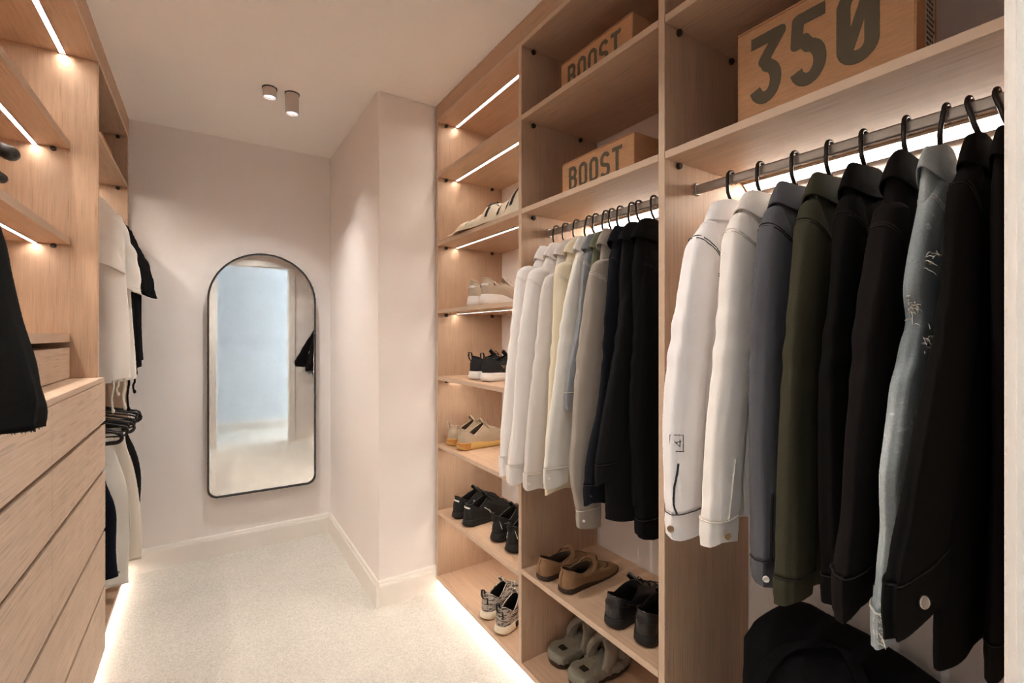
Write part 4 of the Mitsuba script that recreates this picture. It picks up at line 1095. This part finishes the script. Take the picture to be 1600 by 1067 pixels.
# black leather shoes
for i, (y, x, w_, yw) in enumerate(((1.006, .998, 'nearer the loafers', .10), (.900, 1.012, 'nearest the upright', .16))):
    t, o, sf, ku, ks = shoe('dress_shoe', f'black leather lace-up shoe with stacked heel, the one {w_}', 'shoe', (x, y, ZLOW), yw, L=.295, wf=.039, wh=.034, sole=(.030, .012), heel_h=.092, top_front=.098, toe_h=.045, vamp=.44, open_w=.034, mats=('rubber_black', 'leather_black', 'lining_dark'), kind='dress', laces=4, mirror=1 if i else -1, flare=1.03, spring=.008)
    o('heel_seam', tube(np.array([sf(.45 + .04 * math.cos(q * 3), q, .0008) for q in np.linspace(-1.0, 1.0, 30)]), .0012, 6), 'shoe_black', ku, sm=40)
# grey fleece slippers
def slipper(label, at, yaw, mirror):
    t = thing('slipper', label, 'slipper')
    M = T().translate([float(v) for v in at]).rotate([0, 0, 1], math.degrees(yaw))
    L = .275
    b = foot_outline(L, .050, .046, 96, mirror)
    ctr = np.array([L / 2, 0, 0])
    def rg(f, z, fx=None): 
        q = ctr + (b - ctr) * [fx or f, f, 1]; q[:, 2] = z; return q
    R_ = np.array([rg(.94, 0., .97), rg(1.0, .003), rg(1.02, .010), rg(1.015, .016)])
    ks = obj('sole', fix(skin(R_)), 'rubber_brown', t, smooth=40, to_world=M)
    F_ = [rg(1.0, .015), rg(1.06, .022, 1.025), rg(1.07, .032, 1.03), rg(1.02, .042, 1.01), rg(.90, .047, .94)] + [rg(f, .047 - .006 * (1 - f)) for f in (.75, .6, .45, .3, .15, .04)]
    F_ = np.array(F_); F_ += .008 * (meshkit.noise(F_.reshape(-1, 3) * 240, 3).reshape(F_.shape[0], F_.shape[1], 1) - .5)
    obj('footbed', fix(skin(F_)), 'fleece_green', t, smooth=True, to_world=M)
    obj('label_patch', bx(.040, .064, -.014, .014, .046, .0495, .001), 'patch_dark', t, to_world=M, label='small dark patch')
    for s, nm in ((1, 0), (-1, 1)):
        N_ = 26
        ctrl = np.array([[.125 + .012 * nm, -s * .040, .030], [.135, -s * .043, .056], [.155, -s * .034, .088 + .006 * nm], [.180, 0, .106 + .012 * nm], [.200, s * .032, .090], [.212, s * .041, .058], [.215, s * .040, .030]])
        pc = smoothpath(ctrl, N_)
        R2 = []
        for k in range(N_):
            tg = pc[min(k + 1, N_ - 1)] - pc[max(k - 1, 0)]; tg /= np.linalg.norm(tg)
            fx_ = np.array([1., 0, 0]); fx_ -= tg * (fx_ @ tg); fx_ /= np.linalg.norm(fx_)
            up = np.cross(tg, fx_)
            a = np.linspace(0, 2 * PI, 22, endpoint=False)
            R2.append(pc[k] + .027 * np.cos(a)[:, None] * fx_ + .0145 * np.sin(a)[:, None] * up)
        R2 = np.array(R2); R2 += .008 * (meshkit.noise(R2.reshape(-1, 3) * 260, 9 + nm).reshape(R2.shape[0], 22, 1) - .5)
        obj('strap', fix(skin(R2)), 'fleece', t, smooth=True, to_world=M)
    return t
slipper('grey fleece slipper with crossed straps, the one nearer the shoe cabinet', (1.068, 1.366, ZBASE), .02, 1)
slipper('grey fleece slipper with crossed straps, the one nearer the black bag side', (1.060, 1.238, ZBASE), .05, -1)

# ------------------------------------------------------------------ printed shirt folded on the shelf
def decal(surf, poly, off, n=1):
    """A flat print laid on the surface surf(u, v)."""
    m = trimesh.creation.extrude_polygon(poly, .01, engine='earcut')
    f = m.faces[np.abs(m.face_normals[:, 2] - 1) < .1]
    m2 = trimesh.Trimesh(m.vertices, f, process=True)
    v, fc = trimesh.remesh.subdivide_to_size(m2.vertices, m2.faces, .03)
    return trimesh.Trimesh(np.array([surf(a, b, off) for a, b in v[:, :2]]), fc, process=False)
t = thing('folded_shirt', 'cream shirt with bold black print, lying loosely folded on the shoe cabinet shelf', 'shirt')
ys0, ys1 = 2.040, 1.466
def fs(u, v, off=0.0):
    """u runs along the shelf from the wall end, v over the fold from front to back."""
    h = np.interp(u, [0, .05, .18, .28, .42, .52, .60, .68, .80, .92, 1], [.006, .012, .034, .036, .050, .070, .072, .058, .070, .094, .096])
    h = 1.25 * h * (1 + .10 * math.sin(u * 37)) + .004 * math.sin(u * 61 + 1)
    xf = np.interp(u, [0, .15, .4, .6, 1], [.962, .955, .968, .985, .992]) + .006 * math.sin(u * 19)
    xb_ = 1.30 - .10 * (1 - min(1, u * 5))
    if v < .42:
        a = (v / .42) * PI / 2 * 1.0
        r = min(h, .055)
        x = xf + .050 * (1 - math.cos(a)) + .026 * (v / .42); z = h * math.sin(a) ** .9
    else:
        q = (v - .42) / .58
        x = xf + .076 + (xb_ - xf - .076) * q; z = h * (1 - .55 * q * q) + .005 * math.sin(q * 9 + u * 14)
    y = ys0 + (ys1 - ys0) * u
    p = np.array([x, y + .006 * math.sin(v * 7 + u * 9), levels[4] + ST + .0015 + max(z, .0)])
    if off:
        e = .004
        du, dv = fs(u + e, v) - fs(u - e, v), fs(u, min(v + e, 1)) - fs(u, max(v - e, 0))
        nn = np.cross(du, dv); nn /= np.linalg.norm(nn) + 1e-9
        if nn @ np.array([-.7, 0, .7]) < 0: nn = -nn
        p = p + nn * off
    return p
G_ = np.array([[fs(u, v) for v in np.linspace(0, 1, 40)] for u in np.linspace(0, 1, 110)])
plain_cloth('jersey_cream', (0.74, 0.66, 0.53))
obj('body', sheet(G_, .004), 'jersey_cream', t, smooth=60)
inks = [Polygon([(.06, .20), (.10, .22), (.105, .34), (.07, .30)]), unary_union([LineString([(.30, .10), (.31, .42)]).buffer(.011, cap_style=2), LineString([(.305, .28), (.36, .30)]).buffer(.022, cap_style=2)]),
        LineString(arcp(.39, .36, .025, .08, 20, 200)).buffer(.008), LineString(arcp(.46, .30, .035, .16, -10, 170)).buffer(.017, cap_style=2), LineString(arcp(.53, .36, .03, .16, -60, 120)).buffer(.017, cap_style=2),
        sbox(.56, .06, .59, .22), LineString([(.56, .34), (.64, .30)]).buffer(.006), LineString([(.60, .46), (.66, .40)]).buffer(.008), sbox(.70, .05, .725, .20), sbox(.70, .25, .725, .36),
        Polygon([(.80, .26), (.84, .05), (.865, .08), (.87, .34), (.85, .34), (.845, .25)]), unary_union([LineString([(.905, .06), (.92, .36)]).buffer(.017, cap_style=2), LineString(arcp(.96, .34, .045, .10, 30, 170)).buffer(.010)])]
for g in inks:
    for g1 in getattr(g, 'geoms', [g]):
        obj('print', decal(fs, g1, .0030), 'thread_dark', t, label='piece of the bold black print')

# ------------------------------------------------------------------ black bag standing in the nearest bay
t = thing('duffel_bag', 'soft black bag standing on the floor of the bay under the dark jackets', 'bag')
plain_cloth('bag_fabric', (0.006, 0.006, 0.0075), 0.85, 0.04)
NB = 80
a = np.linspace(0, 2 * PI, NB, endpoint=False)
R_ = []
for i, v in enumerate(np.linspace(0, 1, 40)):
    z = .0795 + .545 * v
    s = np.interp(v, [0, .04, .15, .6, .85, .94, .98, 1], [.90, .96, 1.0, 1.0, .96, .84, .62, .10])
    q = np.stack([1.180 + .150 * s * sgn_pow(np.cos(a), .55), .452 + .225 * s * sgn_pow(np.sin(a), .55) - .03 * v * v, np.full(NB, z)], 1)
    d = .012 * (meshkit.fbm(np.stack([q[:, 0] * 14, q[:, 1] * 14, q[:, 2] * 11], 1), 3, 5) - .5) * (v > .02)
    q[:, 0] += d * np.cos(a) * 2; q[:, 1] += d * np.sin(a) * 2
    q[:, 2] += (v > .8) * (.035 * np.exp(-((q[:, 1] - .62) / .07) ** 2) - .035 * np.exp(-((q[:, 1] - .30) / .10) ** 2)) 
    R_.append(q)
obj('body', fix(skin(np.array(R_))), 'bag_fabric', t, smooth=True)
P_ = smoothpath([[1.018, .60, .40], [1.012, .57, .52], [1.06, .52, .622], [1.12, .45, .640], [1.06, .38, .610], [1.012, .35, .50], [1.018, .33, .38]], 40)
obj('handle', sheet(np.array([P_ + [-.002, .012, 0], P_ + [.002, -.012, 0]]), .005), 'bag_fabric', t, smooth=40)

# ------------------------------------------------------------------ left side: T-shirts, hangers, trousers, coat, figure
XLC = XLR
mat('drawcord_white', (0.66, 0.62, 0.55), .8, .1)
plain_cloth('jersey_white', (0.76, 0.72, 0.67)); plain_cloth('jersey_black', (0.008, 0.008, 0.009), sheen=.08)
GL = 'T-shirts in the far left bay'
def tee(label, m, y, hw, hem, zsl, xsl, seed, cords=None, cord_m=None, th=.030, zsh=1.865):
    hanger(y, XLC, 2.008, 1, group='hangers on the upper left rail', label='black hanger holding the ' + label.split(',')[0])
    rows = [(XLC + .150, zsh, .030), (XLC + .162, zsh - .07, .060), (xsl - .098, zsh - .19, .078), (xsl - .086, zsl, .086)]
    t, sf, k = garment('t_shirt', label, 'T-shirt', m, y, XLC, 1.915, rows, hem, room=1, th=th, W=hw, seed=seed, group=GL, collar=True, collar_h=.012, cuff=0, short=True, sy=1.1, flare=.025, tilt=.040, neck=.085, folds=1.25, slot=(.05, .05))
    ang = np.linspace(0, 2 * PI, 40, endpoint=False)
    obj('sleeve_hem', tube(np.array([sf(zsl + .018, q, .0006) for q in ang]), .0012, 6, closed=True), 'thread_black' if 'black' in m else 'thread_light', k)
    if cords:
        for (dx, dy, L_) in cords:
            x, yy = XLC + dx, y + dy
            P_ = smoothpath([[x, yy, hem + .03], [x + .004, yy - .004, hem - .02], [x - .003, yy, hem - L_ * .6], [x + .002, yy + .003, hem - L_]], 16)
            kk = obj('drawcord', tube(P_, .0042, 8), cord_m, t, smooth=40)
            obj('cord_knot', place(trimesh.creation.icosphere(2, .0065), mat4([1, 0, 0], [0, 1, 0], [0, 0, 1.5], P_[-1])), cord_m, kk, smooth=True)
    return t
tee('white T-shirt with hanging drawcords, nearest the oak upright', 'jersey_white', 2.60, .235, 1.105, 1.600, -.285, 5, cords=((.215, .0, .06), (.235, .01, .11), (.200, -.01, .13)), cord_m='drawcord_white')
tee('second white T-shirt, between the first white one and the black ones', 'jersey_white', 2.715, .240, 1.090, 1.520, -.247, 6, cords=((.225, .0, .12),), cord_m='drawcord_white')
tee('black T-shirt directly behind the white T-shirts', 'jersey_black', 2.835, .235, 1.10, 1.53, -.232, 7, cords=((.225, .0, .15), (.245, .01, .07)), cord_m='jersey_black')
tee('black T-shirt between the other black T-shirt and the corner one', 'jersey_black', 2.945, .240, 1.13, 1.52, -.225, 8)
tee('black T-shirt last on the rail, nearest the far wall', 'jersey_black', 3.050, .240, 1.16, 1.53, -.228, 9)

rh = np.random.default_rng(11)
ysl = np.linspace(2.50, 3.13, 13)
plain_cloth('twill_cream', (0.64, 0.58, 0.50)); plain_cloth('twill_white', (0.72, 0.68, 0.62)); plain_cloth('twill_navy', (0.008, 0.010, 0.017), sheen=.08); plain_cloth('twill_black', (0.012, 0.012, 0.012)); plain_cloth('twill_stone', (0.36, 0.31, 0.26))
def trousers(label, m, y, hw, zbar, zb, seed, xo=0.0):
    """Trousers folded over the hanger's bar."""
    r = np.random.default_rng(seed); p = r.uniform(0, 6.28, 6)
    t = thing('trousers', label, 'trousers', 'trousers on the lower left rail')
    N = 56
    a = np.linspace(0, 2 * PI, N, endpoint=False)
    R_ = []
    for z in np.linspace(zb, zbar + .006, 34):
        u = (zbar - z) / (zbar - zb)
        w = hw * (1 - .18 * np.exp(-(u / .25) ** 2) + .06 * u)
        tt = .009 + .010 * np.clip(u * 4, 0, 1)
        f = .006 * np.sin(9 * np.cos(a) + p[0] + 2 * u) * np.sign(np.sin(a)) * np.clip(u * 2, 0, 1) + .004 * math.sin(u * 9 + p[1])
        R_.append(np.stack([XLC + xo + .03 + w * sgn_pow(np.cos(a), .8) + .006 * math.sin(u * 6 + p[2]), y + tt * sgn_pow(np.sin(a), .8) + f, np.full(N, z) + .01 * (u > .97) * np.cos(a + p[3])], 1))
    obj('legs', fix(skin(np.array(R_))), m, t, smooth=True)
    q = R_[0]
    obj('hem', tube(q + (q - q.mean(0)) * [.01, .03, 0] + [0, 0, .012], .0014, 6, closed=True), m, t, smooth=True)
TR = {0: ('navy trousers hanging under the dark hangers, nearest the drawers', 'twill_navy', .30, .190), 2: ('white trousers hanging under the dark hangers behind the navy pair', 'twill_white', .22, .215), 5: ('cream trousers hanging between the white pair and the black pair', 'twill_cream', .26, .235), 7: ('stone coloured trousers under the dark hangers', 'twill_stone', .30, .21), 9: ('black trousers hanging last, nearest the far oak panel', 'twill_black', .46, .215)}
for i, y in enumerate(ysl):
    lb = 'empty black hanger with rounded ends bunched on the lower left rail' if i not in TR else 'black hanger carrying the ' + TR[i][0].split(' hanging')[0].split(' under')[0]
    hanger(y, XLC + rh.uniform(-.004, .004), 1.008, 1, group='black hangers bunched on the lower left rail', label=lb, bar=True, hw=.225 + rh.uniform(-.012, .02), slope=.055 + rh.uniform(-.015, .015), drop=.050)
    if i in TR:
        trousers(TR[i][0], TR[i][1], y, TR[i][3], .72 if i == 0 else .855, TR[i][2], i)

# black knit coat in the bay beside the camera
rows = [(XLC + .150, 1.66, .030), (XLC + .180, 1.60, .060), (-.310, 1.45, .068), (-.296, 1.33, .072), (-.281, 1.23, .076), (-.276, 1.165, .076)]
hanger(.95, XLC, 1.903, 1, label='black hanger holding the black knit coat')
t, sf, k = garment('coat', 'black knitted coat hanging at the left beside the camera, in front of the drawers', 'coat', 'knit_black', 0.95, XLC, 1.805, [(x, z + .12 * (z > 1.45), w) for x, z, w in rows], .62, room=1, th=.045, W=.19, seed=21, cuff=0, seam='thread_black', sy=1.15)
ang = np.linspace(0, 2 * PI, 60, endpoint=False)
fz = []
for q in np.linspace(0, 2 * PI, 130, endpoint=False):
    p_ = sf(1.166, q, .0)
    d_ = np.array([rh.normal(0, .4), rh.normal(0, .4), -1]); d_ /= np.linalg.norm(d_)
    fz.append(tube([p_, p_ + d_ * rh.uniform(.001, .004)], [.0008, .0004], 4))
obj('frayed_edge', cat_(fz), 'thread_black', k, kind='stuff')

# dark toy figure on the shelf: seated, rounded body, arm and foot towards the room
def blob(chain):
    """One smooth body from hulls of spheres along the bones."""
    tot = None
    for (p, r), (q, s) in chain:
        a_ = manifold3d.Manifold.sphere(r, 32).translate(p); b_ = manifold3d.Manifold.sphere(s, 32).translate(q)
        h = manifold3d.Manifold.batch_hull([a_, b_])
        tot = h if tot is None else tot + h
    mm = tot.refine_to_length(.005).to_mesh()
    me = trimesh.Trimesh(mm.vert_properties[:, :3], mm.tri_verts, process=True)
    trimesh.smoothing.filter_taubin(me, iterations=14)
    return me
fx_, fy_, fz_ = -.520, 1.560, 1.6680
P = lambda x, y, z: [fx_ + 1.25 * x, fy_ + 1.25 * y, fz_ + 1.25 * z]
t = thing('toy_figure', 'small black rounded toy figure seated on the middle left shelf', 'figurine')
mat('vinyl_black', (0.016, 0.015, 0.013), 0.32, 0.5)
K = 1.25
obj('body', blob([(((P(*p)), r * K), (P(*q), s_ * K)) for (p, r), (q, s_) in (
    (((0, 0, .042), .038), ((0, 0, .098), .030)), (((0, 0, .12), .040), ((.004, 0, .150), .042)),
    (((.004, .034, .155), .010), ((.004, .040, .192), .014)), (((.004, -.034, .155), .010), ((.004, -.040, .192), .014)),
    (((.010, .030, .094), .020), ((.055, .050, .070), .022)), (((.055, .050, .070), .019), ((.078, .052, .066), .013)), (((.078, .052, .066), .013), ((.094, .054, .060), .0145)), (((.010, -.030, .092), .019), ((.060, -.050, .066), .017)),
    (((.010, .022, .024), .022), ((.060, .044, .018), .017)), (((.060, .044, .018), .0165), ((.080, .060, .011), .010)), (((.010, -.022, .024), .022), ((.075, -.040, .018), .016)))]), 'vinyl_black', t, smooth=True)
